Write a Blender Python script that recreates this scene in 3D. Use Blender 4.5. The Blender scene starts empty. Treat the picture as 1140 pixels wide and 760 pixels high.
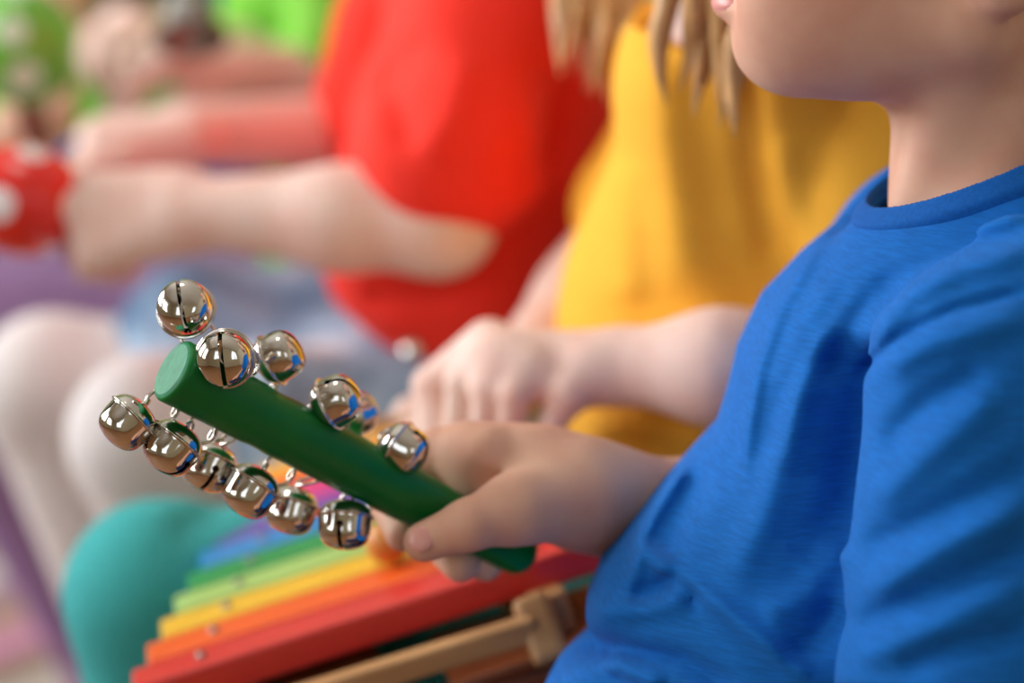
import bpy, bmesh, math, random
import numpy as np
from mathutils import Vector, Matrix

random.seed(7)
rng = np.random.default_rng(7)
C = bpy.context.scene.collection
QUAL = 1.0            # voxel size multiplier

# ------------------------------------------------------------------ camera frame
FPX = 1140 * 85.0 / 36.0
PITCH = math.radians(12)
FWD = np.array([0, math.cos(PITCH), -math.sin(PITCH)])
UPV = np.array([0, math.sin(PITCH), math.cos(PITCH)])
RGT = np.array([1.0, 0, 0])
TARGET = np.array([0, 0, 0.62])
CAM = TARGET - FWD


def P(u, v, d):
    """measured photo position at a distance -> world point (metres)"""
    return CAM + RGT * ((u - 570) * d / FPX) - UPV * ((v - 380) * d / FPX) + FWD * d


def D(x, y, z):
    """direction: right, down, away -> world"""
    w = RGT * x - UPV * y + FWD * z
    return w / np.linalg.norm(w)


def to_px(p):
    q = p - CAM
    z = q @ FWD
    return 570 + FPX * (q @ RGT) / z, 380 - FPX * (q @ UPV) / z, z


def nrm(v):
    v = np.asarray(v, float)
    return v / (np.linalg.norm(v) + 1e-12)


def srgb(r, g, b):
    def f(c):
        c /= 255.0
        return c / 12.92 if c <= 0.04045 else ((c + 0.055) / 1.055) ** 2.4
    return (f(r), f(g), f(b), 1.0)


# ------------------------------------------------------------------ materials
def new_mat(name):
    m = bpy.data.materials.new(name)
    m.use_nodes = True
    nt = m.node_tree
    return m, nt, nt.nodes['Principled BSDF']


def nd(nt, t, **kw):
    n = nt.nodes.new(t)
    for k, v in kw.items():
        if k in n.inputs:
            n.inputs[k].default_value = v
        else:
            setattr(n, k, v)
    return n


def ramp(nt, src, stops):
    r = nt.nodes.new('ShaderNodeValToRGB')
    el = r.color_ramp.elements
    el[0].position, el[0].color = stops[0]
    el[1].position, el[1].color = stops[-1]
    for p_, c_ in stops[1:-1]:
        e = el.new(p_)
        e.color = c_
    nt.links.new(src, r.inputs[0])
    return r


def coords(nt, scale=(1, 1, 1), rot=(0, 0, 0)):
    tc = nt.nodes.new('ShaderNodeTexCoord')
    mp = nt.nodes.new('ShaderNodeMapping')
    mp.inputs['Scale'].default_value = scale
    mp.inputs['Rotation'].default_value = rot
    nt.links.new(tc.outputs['Object'], mp.inputs['Vector'])
    return mp.outputs[0]


def mat_plain(name, col, rough=0.6, metal=0.0, noise=0.06, nscale=40, bump=0.0, coat=0.0, spec=0.5):
    m, nt, b = new_mat(name)
    v = coords(nt)
    n = nd(nt, 'ShaderNodeTexNoise', Scale=nscale, Detail=3.0)
    nt.links.new(v, n.inputs['Vector'])
    c1 = tuple(max(0, c * (1 - noise)) for c in col[:3]) + (1,)
    c2 = tuple(min(1, c * (1 + noise)) for c in col[:3]) + (1,)
    r = ramp(nt, n.outputs['Fac'], [(0.3, c1), (0.7, c2)])
    nt.links.new(r.outputs[0], b.inputs['Base Color'])
    b.inputs['Roughness'].default_value = rough
    b.inputs['Metallic'].default_value = metal
    b.inputs['Coat Weight'].default_value = coat
    b.inputs['Specular IOR Level'].default_value = spec
    if bump:
        bp = nd(nt, 'ShaderNodeBump', Strength=bump, Distance=0.002)
        nt.links.new(n.outputs['Fac'], bp.inputs['Height'])
        nt.links.new(bp.outputs[0], b.inputs['Normal'])
    return m


def mat_cloth(name, col, var=0.12, streak=(60, 60, 900), bump=0.25, dist=0.0008, sheen=0.12, knit=0, spec=0.2, rot=(0, 0, 0)):
    """jersey: fine yarn streaks (slub) plus weave bump"""
    m, nt, b = new_mat(name)
    v = coords(nt, streak, rot)
    n = nd(nt, 'ShaderNodeTexNoise', Scale=1.0, Detail=4.0, Roughness=0.6)
    nt.links.new(v, n.inputs['Vector'])
    c1 = tuple(max(0, c * (1 - var)) for c in col[:3]) + (1,)
    c2 = tuple(min(1, c * (1 + var)) for c in col[:3]) + (1,)
    r = ramp(nt, n.outputs['Fac'], [(0.3, c1), (0.72, c2)])
    nt.links.new(r.outputs[0], b.inputs['Base Color'])
    b.inputs['Roughness'].default_value = 0.85
    b.inputs['Specular IOR Level'].default_value = spec
    b.inputs['Sheen Weight'].default_value = sheen
    b.inputs['Sheen Tint'].default_value = tuple(min(1, c + 0.25) for c in col[:3]) + (1,)
    h = n.outputs['Fac']
    if knit:
        w = nd(nt, 'ShaderNodeTexWave', Scale=knit, Distortion=0.6, Detail=1.0)
        w.bands_direction = 'DIAGONAL'
        nt.links.new(coords(nt), w.inputs['Vector'])
        ad = nd(nt, 'ShaderNodeMath')
        nt.links.new(w.outputs['Fac'], ad.inputs[0])
        nt.links.new(h, ad.inputs[1])
        h = ad.outputs[0]
    bp = nd(nt, 'ShaderNodeBump', Strength=bump, Distance=dist)
    nt.links.new(h, bp.inputs['Height'])
    nt.links.new(bp.outputs[0], b.inputs['Normal'])
    return m


def mat_skin(name, col, pink, sss=0.12):
    m, nt, b = new_mat(name)
    v = coords(nt)
    n = nd(nt, 'ShaderNodeTexNoise', Scale=28.0, Detail=3.0)
    nt.links.new(v, n.inputs['Vector'])
    r = ramp(nt, n.outputs['Fac'], [(0.36, col), (0.68, pink)])
    nt.links.new(r.outputs[0], b.inputs['Base Color'])
    b.inputs['Roughness'].default_value = 0.58
    b.inputs['Specular IOR Level'].default_value = 0.28
    b.inputs['Subsurface Weight'].default_value = sss
    b.inputs['Subsurface Radius'].default_value = (1.0, 0.35, 0.2)
    b.inputs['Subsurface Scale'].default_value = 0.006
    f = nd(nt, 'ShaderNodeTexNoise', Scale=900.0, Detail=2.0)
    nt.links.new(v, f.inputs['Vector'])
    bp = nd(nt, 'ShaderNodeBump', Strength=0.12, Distance=0.0005)
    nt.links.new(f.outputs['Fac'], bp.inputs['Height'])
    nt.links.new(bp.outputs[0], b.inputs['Normal'])
    return m


def mat_dots(name, base, dot, scale=26, thr=0.33, rough=0.25):
    m, nt, b = new_mat(name)
    v = coords(nt)
    vo = nd(nt, 'ShaderNodeTexVoronoi', Scale=scale, Randomness=0.25)
    nt.links.new(v, vo.inputs['Vector'])
    r = ramp(nt, vo.outputs['Distance'], [(thr, dot), (thr + 0.03, base)])
    nt.links.new(r.outputs[0], b.inputs['Base Color'])
    b.inputs['Roughness'].default_value = rough
    b.inputs['Coat Weight'].default_value = 0.5
    return m


def mat_wood(name, c1, c2, scale=(8, 60, 60), rough=0.5):
    m, nt, b = new_mat(name)
    v = coords(nt, scale)
    n = nd(nt, 'ShaderNodeTexNoise', Scale=1.0, Detail=5.0, Distortion=0.6)
    nt.links.new(v, n.inputs['Vector'])
    r = ramp(nt, n.outputs['Fac'], [(0.3, c1), (0.7, c2)])
    nt.links.new(r.outputs[0], b.inputs['Base Color'])
    b.inputs['Roughness'].default_value = rough
    bp = nd(nt, 'ShaderNodeBump', Strength=0.15, Distance=0.001)
    nt.links.new(n.outputs['Fac'], bp.inputs['Height'])
    nt.links.new(bp.outputs[0], b.inputs['Normal'])
    return m


M = {}
M['blue'] = mat_cloth('blue_jersey', srgb(11, 99, 182), var=0.17, streak=(90, 90, 900), bump=0.10, dist=0.0005)
M['blue_rib'] = mat_cloth('blue_rib_knit', srgb(10, 88, 168), var=0.16, streak=(520, 520, 520), bump=0.2, dist=0.0006, knit=0)
M['yellow'] = mat_cloth('yellow_jersey', srgb(251, 182, 58), var=0.05)
M['red'] = mat_cloth('red_jersey', srgb(250, 56, 42), var=0.05)
M['lime'] = mat_cloth('lime_jersey', srgb(124, 196, 66), var=0.05)
M['navy'] = mat_cloth('navy_jersey', srgb(36, 52, 120), var=0.08)
M['teal'] = mat_cloth('teal_cotton', srgb(62, 166, 166), var=0.07)
M['lilac'] = mat_cloth('lilac_cotton', srgb(150, 116, 160), var=0.12)
M['grass'] = mat_cloth('grass_green_cotton', srgb(120, 190, 66), var=0.08)
M['tights'] = mat_cloth('white_tights_knit', srgb(226, 216, 214), var=0.04)
M['shorts'] = mat_cloth('dark_blue_cotton', srgb(30, 44, 82), var=0.1)


def mat_denim():
    m, nt, b = new_mat('washed_denim')
    v = coords(nt)
    n = nd(nt, 'ShaderNodeTexNoise', Scale=16.0, Detail=2.0, Roughness=0.5)
    nt.links.new(v, n.inputs['Vector'])
    r = ramp(nt, n.outputs['Fac'], [(0.30, srgb(84, 114, 146)), (0.5, srgb(150, 172, 196)), (0.64, srgb(214, 222, 230))])
    nt.links.new(r.outputs[0], b.inputs['Base Color'])
    b.inputs['Roughness'].default_value = 0.9
    w = nd(nt, 'ShaderNodeTexWave', Scale=300.0)
    w.bands_direction = 'DIAGONAL'
    nt.links.new(v, w.inputs['Vector'])
    bp = nd(nt, 'ShaderNodeBump', Strength=0.3, Distance=0.0006)
    nt.links.new(w.outputs['Fac'], bp.inputs['Height'])
    nt.links.new(bp.outputs[0], b.inputs['Normal'])
    return m


M['denim'] = mat_denim()
M['skin'] = mat_skin('fair_skin', srgb(226, 176, 148), srgb(222, 160, 136))
M['skin_tan'] = mat_skin('warm_skin', srgb(222, 178, 152), srgb(214, 158, 134))
M['skin_pink'] = mat_skin('rosy_skin', srgb(236, 206, 194), srgb(232, 190, 176))
M['lip'] = mat_plain('lip_skin', srgb(222, 150, 142), 0.4)
M['nail'] = mat_plain('nail', srgb(222, 158, 146), 0.28, noise=0.03)
M['hair_blond'] = mat_plain('dark_blond_hair', srgb(196, 150, 96), 0.5, noise=0.2, nscale=60)
M['hair_brown'] = mat_plain('brown_hair', srgb(92, 62, 40), 0.5, noise=0.3, nscale=60)
M['hair_dark'] = mat_plain('dark_hair', srgb(48, 34, 26), 0.5, noise=0.3, nscale=60)
M['eye'] = mat_plain('eye_white', srgb(236, 234, 230), 0.1)
M['iris'] = mat_plain('iris_brown', srgb(66, 44, 30), 0.1)
M['chrome'] = mat_plain('nickel_plate', srgb(210, 205, 198), 0.05, metal=1.0, noise=0.02)
M['screw'] = mat_plain('dull_steel', srgb(150, 146, 140), 0.45, metal=1.0, noise=0.02)
M['wire'] = mat_plain('nickel_wire', srgb(214, 206, 196), 0.16, metal=1.0, noise=0.02)
M['green_paint'] = mat_plain('green_lacquer', srgb(3, 108, 42), 0.36, noise=0.10, nscale=30, coat=0.0, spec=0.3)
M['green_end'] = mat_wood('green_stained_end_grain', srgb(28, 116, 76), srgb(46, 140, 98), (340, 340, 40), 0.6)
M['wood'] = mat_wood('pale_beech', srgb(176, 126, 78), srgb(200, 152, 100))
M['wood_brown'] = mat_wood('brown_wood', srgb(124, 62, 30), srgb(150, 80, 40))
M['wood_chair'] = mat_wood('chair_birch', srgb(190, 142, 92), srgb(212, 166, 112))
M['maraca_red'] = mat_dots('red_polka_dots', srgb(232, 34, 24), srgb(244, 228, 230), 30, 0.33)
M['maraca_green'] = mat_dots('green_polka_dots', srgb(112, 194, 60), srgb(228, 244, 216), 25, 0.30)
M['handle_red'] = mat_plain('dark_red_lacquer', srgb(120, 16, 16), 0.3)
M['blue_plastic'] = mat_plain('blue_lacquer', srgb(34, 96, 176), 0.3)
M['mallet'] = mat_wood('mallet_orange_wood', srgb(206, 130, 52), srgb(222, 150, 70), (60, 60, 60), 0.4)
M['shoe'] = mat_plain('shoe_canvas', srgb(70, 74, 92), 0.7)
M['sole'] = mat_plain('shoe_rubber', srgb(225, 222, 214), 0.6)

# ------------------------------------------------------------------ object helpers


def link(name, me, mat, parent=None):
    o = bpy.data.objects.new(name, me)
    C.objects.link(o)
    if mat is not None:
        me.materials.clear()
        me.materials.append(mat)
    if parent is not None:
        o.parent = parent
        o.matrix_parent_inverse = parent.matrix_world.inverted()
    return o


def tag(o, label=None, cat=None, group=None, kind=None):
    if label:
        o['label'] = label
    if cat:
        o['category'] = cat
    if group:
        o['group'] = group
    if kind:
        o['kind'] = kind
    return o


def empty(name, loc, label, cat, group=None):
    o = bpy.data.objects.new(name, None)
    C.objects.link(o)
    o.location = Vector(loc)
    o.empty_display_size = 0.05
    bpy.context.view_layer.update()
    return tag(o, label, cat, group)


def from_arrays(name, V, F, smooth=True):
    me = bpy.data.meshes.new(name)
    me.from_pydata(np.asarray(V).tolist(), [], np.asarray(F).tolist() if not isinstance(F, list) else F)
    me.update()
    if smooth:
        me.shade_smooth()
    return me


def from_bm(name, bm, smooth=True):
    me = bpy.data.meshes.new(name)
    bm.normal_update()
    bm.to_mesh(me)
    bm.free()
    if smooth:
        me.shade_smooth()
    return me


def frame_from(axis, hint=(0, 0, 1)):
    a = nrm(axis)
    h = np.asarray(hint, float)
    if abs(a @ nrm(h)) > 0.97:
        h = np.array([1.0, 0, 0]) if abs(a[0]) < 0.9 else np.array([0, 1.0, 0])
    x = nrm(h - a * (a @ h))
    y = np.cross(a, x)
    return x, y, a


def catmull(pts, n=8, closed=False):
    pts = [np.asarray(p, float) for p in pts]
    N = len(pts)
    out = []
    rngi = range(N if closed else N - 1)
    for i in rngi:
        if closed:
            p0, p1, p2, p3 = pts[(i - 1) % N], pts[i], pts[(i + 1) % N], pts[(i + 2) % N]
        else:
            p0, p1, p2, p3 = pts[max(i - 1, 0)], pts[i], pts[i + 1], pts[min(i + 2, N - 1)]
        for j in range(n):
            t = j / n
            out.append(0.5 * ((2 * p1) + (-p0 + p2) * t + (2 * p0 - 5 * p1 + 4 * p2 - p3) * t * t + (-p0 + 3 * p1 - 3 * p2 + p3) * t ** 3))
    if not closed:
        out.append(pts[-1])
    return out


def tube(pts, rads, segs=12, closed=False, flat=None):
    """swept tube with rounded ends; rads scalar or list"""
    pts = [np.asarray(p, float) for p in pts]
    n = len(pts)
    if np.isscalar(rads):
        rads = [rads] * n
    V, F = [], []
    t0 = nrm(pts[1] - pts[0])
    x, y, _ = frame_from(t0)
    for i in range(n):
        if closed:
            t = nrm(pts[(i + 1) % n] - pts[i - 1])
        else:
            t = nrm(pts[min(i + 1, n - 1)] - pts[max(i - 1, 0)])
        x = nrm(x - t * (x @ t))
        y = np.cross(t, x)
        for s in range(segs):
            a = 2 * math.pi * s / segs
            V.append(pts[i] + (x * math.cos(a) + y * math.sin(a) * (flat or 1)) * rads[i])
    for i in range(n if closed else n - 1):
        j = (i + 1) % n
        for s in range(segs):
            s2 = (s + 1) % segs
            F.append([i * segs + s, i * segs + s2, j * segs + s2, j * segs + s])
    if not closed:
        for e, sgn in ((0, -1), (n - 1, 1)):
            c = len(V)
            V.append(pts[e] + sgn * nrm(pts[e] - pts[e - sgn]) * 0 + (pts[e] - pts[e - sgn]) * 0)
            tt = nrm(pts[1] - pts[0]) * -1 if e == 0 else nrm(pts[-1] - pts[-2])
            V[c] = pts[e] + tt * rads[e] * 0.5
            for s in range(segs):
                s2 = (s + 1) % segs
                F.append([c, e * segs + s2, e * segs + s] if e == 0 else [c, e * segs + s, e * segs + s2])
    return V, F


def merge(*vf):
    V, F = [], []
    for v, f in vf:
        o = len(V)
        V += list(v)
        F += [[i + o for i in q] for q in f]
    return V, F


def lathe(profile, segs=48):
    """profile [(r,z)] bottom->top with poles at r==0"""
    V, F, rows = [], [], []
    for r, z in profile:
        if r < 1e-9:
            rows.append([len(V)])
            V.append((0, 0, z))
        else:
            rows.append(list(range(len(V), len(V) + segs)))
            for s in range(segs):
                a = 2 * math.pi * s / segs
                V.append((r * math.cos(a), r * math.sin(a), z))
    for a, b in zip(rows[:-1], rows[1:]):
        for s in range(segs):
            s2 = (s + 1) % segs
            if len(a) == 1 and len(b) > 1:
                F.append([a[0], b[s2], b[s]])
            elif len(b) == 1 and len(a) > 1:
                F.append([a[s], a[s2], b[0]])
            elif len(a) > 1:
                F.append([a[s], a[s2], b[s2], b[s]])
    return V, F


def xform(vf, origin, x, y, z):
    V, F = vf
    R = np.stack([x, y, z], 1)
    return [np.asarray(origin) + R @ np.asarray(v, float) for v in V], F


def rbox(size, bevel=0.003, segs=2):
    bm = bmesh.new()
    bmesh.ops.create_cube(bm, size=1.0)
    bmesh.ops.scale(bm, vec=Vector(size), verts=bm.verts)
    if bevel > 0:
        bmesh.ops.bevel(bm, geom=list(bm.edges), offset=bevel, segments=segs, affect='EDGES', profile=0.5)
    bm.verts.ensure_lookup_table()
    V = [np.array(v.co) for v in bm.verts]
    ix = {v: i for i, v in enumerate(bm.verts)}
    F = [[ix[v] for v in f.verts] for f in bm.faces]
    bm.free()
    return V, F


def box_at(c, size, bevel=0.003, axes=None):
    x, y, z = axes if axes is not None else (np.array([1., 0, 0]), np.array([0, 1., 0]), np.array([0, 0, 1.]))
    return xform(rbox(size, bevel), c, x, y, z)


def smooth_auto(o):
    m = o.modifiers.new('wn', 'WEIGHTED_NORMAL')
    m.keep_sharp = False


# ------------------------------------------------------------------ implicit surfaces (sculpting)
def smin(a, b, k):
    if k <= 0:
        return np.minimum(a, b)
    h = np.maximum(k - np.abs(a - b), 0) / k
    return np.minimum(a, b) - h * h * k * 0.25


def smax(a, b, k):
    return -smin(-a, -b, k)


def cap(a, b, ra, rb):
    a, b = np.asarray(a, float), np.asarray(b, float)
    ba = b - a
    L2 = float(ba @ ba) + 1e-12

    def f(p):
        t = np.clip(((p - a) @ ba) / L2, 0, 1)
        q = p - a - t[..., None] * ba
        return np.sqrt((q * q).sum(-1)) - (ra + (rb - ra) * t)
    return f


def ecap(a, b, ra, rb, n, s):
    """capsule flattened along n by s"""
    a, b, n = np.asarray(a, float), np.asarray(b, float), nrm(n)
    g = 1 / s - 1
    ba = b - a
    ba = ba + g * (ba @ n) * n
    L2 = float(ba @ ba) + 1e-12

    def f(p):
        q = p - a
        q = q + (g * (q @ n))[..., None] * n
        t = np.clip((q @ ba) / L2, 0, 1)
        q = q - t[..., None] * ba
        return (np.sqrt((q * q).sum(-1)) - (ra + (rb - ra) * t)) * (s + 1) / 2
    return f


def ell(c, r, axes=None):
    c, r = np.asarray(c, float), np.asarray(r, float)
    R = np.stack(axes, 0) if axes is not None else None

    def f(p):
        q = p - c
        if R is not None:
            q = q @ R.T
        k0 = np.sqrt(((q / r) ** 2).sum(-1))
        k1 = np.sqrt(((q / (r * r)) ** 2).sum(-1)) + 1e-9
        return k0 * (k0 - 1) / k1
    return f


def loft(st, k=2.3):
    """vertical loft: stations (z, cx, cy, rx, ry), ascending z"""
    st = np.array(sorted(st), float)

    def f(p):
        z = p[..., 2]
        zc = np.clip(z, st[0, 0], st[-1, 0])
        cx, cy, rx, ry = [np.interp(zc, st[:, 0], st[:, i]) for i in (1, 2, 3, 4)]
        q = (np.abs((p[..., 0] - cx) / rx) ** k + np.abs((p[..., 1] - cy) / ry) ** k) ** (1 / k)
        d = (q - 1) * np.minimum(rx, ry)
        return np.maximum(d * 0.85, np.maximum(st[0, 0] - z, z - st[-1, 0]))
    return f


def plane(o, n):
    o, n = np.asarray(o, float), nrm(n)
    return lambda p: (p - o) @ n


class Field:
    def __init__(self):
        self.pr = []
        self.mods = []

    def u(self, f, k=0.01):
        self.pr.append(('u', f, k))
        return self

    def s(self, f, k=0.004):
        self.pr.append(('s', f, k))
        return self

    def i(self, f, k=0.002):
        self.pr.append(('i', f, k))
        return self

    def chain(self, pts, rads, k=0.008):
        for j in range(len(pts) - 1):
            self.u(cap(pts[j], pts[j + 1], rads[j], rads[j + 1]), k)
        return self

    def eval(self, p, use=None):
        d = None
        for j, (op, f, k) in enumerate(self.pr):
            if use is not None and not use[j]:
                continue
            v = f(p)
            if d is None:
                d = v
            elif op == 'u':
                d = smin(d, v, k)
            elif op == 's':
                d = smax(d, -v, k)
            else:
                d = smax(d, v, k)
        for m in self.mods:
            d = m(p, d)
        return d


def mesh_field(name, F, lo, hi, h, slack=0.0):
    h = h * QUAL
    lo, hi = np.asarray(lo, float), np.asarray(hi, float)
    B = 16
    nb = np.ceil((hi - lo) / (h * B)).astype(int)
    I = np.stack(np.meshgrid(*[np.arange(n) for n in nb], indexing='ij'), -1).reshape(-1, 3)
    cen = lo + (I + 0.5) * h * B
    R = h * B * 0.867
    raw = np.stack([f(cen) for _, f, _ in F.pr])
    d = None
    for j, (op, f, k) in enumerate(F.pr):
        v = raw[j]
        d = v if d is None else (smin(d, v, k) if op == 'u' else smax(d, -v, k) if op == 's' else smax(d, v, k))
    dm = d
    for m in F.mods:
        dm = m(cen, dm)
    act = np.where(np.minimum(np.abs(dm), np.abs(d)) < R * 1.7 + slack)[0]
    mind = np.min(np.where(np.array([op == 'u' for op, _, _ in F.pr])[:, None], raw, 1e9), 0)
    g = np.arange(B + 1)
    G = np.stack(np.meshgrid(g, g, g, indexing='ij'), -1).reshape(-1, 3)
    NY, NZ = nb[1] * B + 4, nb[2] * B + 4
    keyf = lambda c: ((c[..., 0] + 1) * NY + c[..., 1] + 1) * NZ + c[..., 2] + 1
    corner = np.array([[a, b, c] for a in (0, 1) for b in (0, 1) for c in (0, 1)])
    cedges = [(a, b) for a in range(8) for b in range(a + 1, 8) if np.abs(corner[a] - corner[b]).sum() == 1]
    keys, verts, quads = [], [], []
    offs = {0: [(0, -1, -1), (0, 0, -1), (0, 0, 0), (0, -1, 0)], 1: [(-1, 0, -1), (-1, 0, 0), (0, 0, 0), (0, 0, -1)], 2: [(-1, -1, 0), (0, -1, 0), (0, 0, 0), (-1, 0, 0)]}
    kk = np.array([k for _, _, k in F.pr])
    isu = np.array([op == 'u' for op, _, _ in F.pr])
    for bi in act:
        base = I[bi] * B
        use = np.where(isu, raw[:, bi] < mind[bi] + 3 * R + kk, True)
        sub = np.array([op == 's' for op, _, _ in F.pr])
        use = use & ~(sub & (raw[:, bi] > 2 * R + kk))
        if not use[isu].any():
            continue
        p = lo + (base + G) * h
        v = F.eval(p, use).reshape(B + 1, B + 1, B + 1)
        ins = v < 0
        if ins.all() or not ins.any():
            continue
        cs = np.stack([ins[c[0]:c[0] + B, c[1]:c[1] + B, c[2]:c[2] + B] for c in corner], -1)
        m = cs.any(-1) & ~cs.all(-1)
        ci = np.argwhere(m)
        cv = np.stack([v[ci[:, 0] + c[0], ci[:, 1] + c[1], ci[:, 2] + c[2]] for c in corner], -1)
        acc = np.zeros((len(ci), 3))
        cnt = np.zeros(len(ci))
        for a, b in cedges:
            x = (cv[:, a] < 0) != (cv[:, b] < 0)
            t = np.where(x, cv[:, a] / (cv[:, a] - cv[:, b] + 1e-20), 0)
            pt = corner[a] + t[:, None] * (corner[b] - corner[a])
            acc += pt * x[:, None]
            cnt += x
        verts.append(lo + (base + ci + acc / cnt[:, None]) * h)
        keys.append(keyf(base + ci))
        for ax in range(3):
            sl = [slice(0, B)] * 3
            s2 = list(sl)
            s2[ax] = slice(1, B + 1)
            a0, a1 = ins[tuple(sl)], ins[tuple(s2)]
            e = np.argwhere(a0 != a1)
            if len(e) == 0:
                continue
            fl = a0[tuple(e.T)]
            q = np.stack([keyf(base + e + np.array(o)) for o in offs[ax]], -1)
            q = np.where(fl[:, None], q, q[:, ::-1])
            quads.append(q)
    keys = np.concatenate(keys)
    verts = np.concatenate(verts)
    quads = np.concatenate(quads)
    o = np.argsort(keys)
    ks = keys[o]
    ix = np.clip(np.searchsorted(ks, quads), 0, len(ks) - 1)
    ok = (ks[ix] == quads).all(1)
    return from_arrays(name, verts, o[ix[ok]])


def bounds(pts, pad):
    a = np.array(pts)
    return a.min(0) - pad, a.max(0) + pad


def hand(F, w, fwd, back, thumb, s=1.0, curl=(60, 70, 45), spread=3, tcurl=(30, 25, 20), tdir=None, k=0.006):
    """palm + five separate bent fingers. fwd: wrist->knuckles, back: out of the back of the hand, thumb: towards thumb side"""
    fwd = nrm(fwd)
    back = nrm(np.asarray(back) - fwd * (np.asarray(back) @ fwd))
    t = nrm(np.asarray(thumb) - fwd * (np.asarray(thumb) @ fwd) - back * (np.asarray(thumb) @ back))
    w = np.asarray(w, float)
    off = (0.0205, 0.007, -0.0065, -0.0185)
    ln = (0.96, 1.06, 1.0, 0.80)
    rd = (0.0074, 0.0076, 0.0073, 0.0064)
    for i in range(4):
        m = w + fwd * (0.056 - 0.003 * abs(i - 1)) * s + t * off[i] * s + back * (0.002 if i in (1, 2) else 0) * s
        F.u(ecap(w + t * off[i] * 0.5 * s, m, 0.0150 * s, 0.0105 * s, back, 0.9), 0.009)
        ang, p = 0.0, m
        sp = math.radians(spread * (1.5 - i))
        for sg, (L, c) in enumerate(zip((0.028, 0.019, 0.015), curl)):
            ang += math.radians(c)
            dv = nrm((fwd * math.cos(ang) - back * math.sin(ang)) + t * math.tan(sp) * (1 if sg == 0 else .3))
            q = p + dv * L * ln[i] * s
            r0 = rd[i] * (1.05 - 0.08 * sg) * s
            F.u(cap(p, q, r0, r0 * 0.92), 0.0025)
            p = q
    b = w + fwd * 0.012 * s + t * 0.014 * s - back * 0.006 * s
    td = nrm(tdir) if tdir is not None else nrm(fwd * 0.7 + t * 0.6 - back * 0.35)
    F.u(cap(b, b + td * 0.028 * s, 0.0135 * s, 0.0098 * s), 0.008)
    p = b + td * 0.028 * s
    ax = np.cross(td, back)
    d2 = nrm(td - back * 0.25 + fwd * 0.35)
    q = p + d2 * 0.022 * s
    F.u(cap(p, q, 0.0095 * s, 0.0088 * s), 0.004)
    d3 = nrm(d2 - back * 0.3 + fwd * 0.2 - t * .25)
    F.u(cap(q, q + d3 * 0.018 * s, 0.0088 * s, 0.0078 * s), 0.003)


def head_field(F, c, fw, s=1.0, ears=True):
    """generic child's head; c = centre of the skull, fw = facing"""
    fw = nrm(fw)
    up = np.array([0, 0, 1.0])
    sd = np.cross(up, fw)
    ax = [fw, sd, up]
    A = lambda x, y, z: np.asarray(c) + (fw * x + sd * y + up * z) * s
    F.u(ell(A(-0.008, 0, 0.015), np.array([0.084, 0.070, 0.078]) * s, ax), 0.02)
    F.u(ell(A(0.022, 0, -0.035), np.array([0.055, 0.057, 0.062]) * s, ax), 0.03)
    F.u(ell(A(0.052, 0, -0.084), np.array([0.018, 0.020, 0.016]) * s, ax), 0.022)
    F.u(cap(A(0.074, 0, -0.022), A(0.086, 0, -0.040), 0.006 * s, 0.0085 * s), 0.012)
    F.u(ell(A(0.073, 0, -0.060), np.array([0.008, 0.018, 0.005]) * s, ax), 0.006)
    F.u(ell(A(0.071, 0, -0.067), np.array([0.008, 0.016, 0.005]) * s, ax), 0.004)
    for y in (-1, 1):
        F.s(ell(A(0.078, y * 0.027, -0.008), np.array([0.012, 0.013, 0.008]) * s, ax), 0.012)
        F.u(ell(A(0.064, y * 0.027, -0.008), np.array([0.010, 0.0125, 0.0105]) * s, ax), 0.002)
        if ears:
            F.u(ell(A(-0.008, y * 0.069, -0.022), np.array([0.016, 0.006, 0.026]) * s, ax), 0.006)
            F.s(ell(A(-0.004, y * 0.077, -0.020), np.array([0.008, 0.005, 0.014]) * s, ax), 0.004)
    return A


def eyes(root, A, fw, s):
    fw = nrm(fw)
    for y in (-1, 1):
        Vv, Ff = lathe([(0, -1), (.5, -.86), (.86, -.5), (1, 0), (.86, .5), (.5, .86), (0, 1)], 20)
        x, yy, z = frame_from(fw)
        r = 0.0095 * s
        link('eye', from_arrays('eye', *xform((np.array(Vv) * r, Ff), A(0.0655, y * 0.027, -0.008), x, yy, z)), M['eye'], root)
        link('iris', from_arrays('iris', *xform((np.array(Vv) * np.array([.5, .5, .25]) * r, Ff), A(0.0655, y * 0.027, -0.008) + fw * r * .88, x, yy, z)), M['iris'], root)


def ridge(poly, amp, sig, fade=None, zmax=9.0, asym=0.0):
    """a fold in cloth that follows a measured line on the side of the body towards the row's open end"""
    poly = np.array(poly, float)

    def g(p):
        q = p - CAM
        z = q @ FWD
        u = 570 + FPX * (q @ RGT) / z
        v = 380 - FPX * (q @ UPV) / z
        best = np.full(u.shape, 1e9)
        tt = np.zeros(u.shape)
        n = len(poly) - 1
        for i in range(n):
            a, b = poly[i], poly[i + 1]
            d = b - a
            t = np.clip(((u - a[0]) * d[0] + (v - a[1]) * d[1]) / (d @ d), 0, 1)
            dx, dy = u - a[0] - t * d[0], v - a[1] - t * d[1]
            dd = dx * dx + dy * dy
            w = dd < best
            best = np.where(w, dd, best)
            tt = np.where(w, (i + t) / n, tt)
        e = np.exp(-best / (2 * sig * sig))
        taper = np.sin(np.pi * np.clip(np.minimum(tt, 1 - tt) * 2.6 + 0.06, 0, 0.5)) if fade is None else np.clip(np.minimum(tt / max(fade[0], 1e-3), (1 - tt) / max(fade[1], 1e-3)), 0, 1)
        return amp * e * taper * np.clip((zmax - z) / 0.045, 0, 1)
    return g


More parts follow.
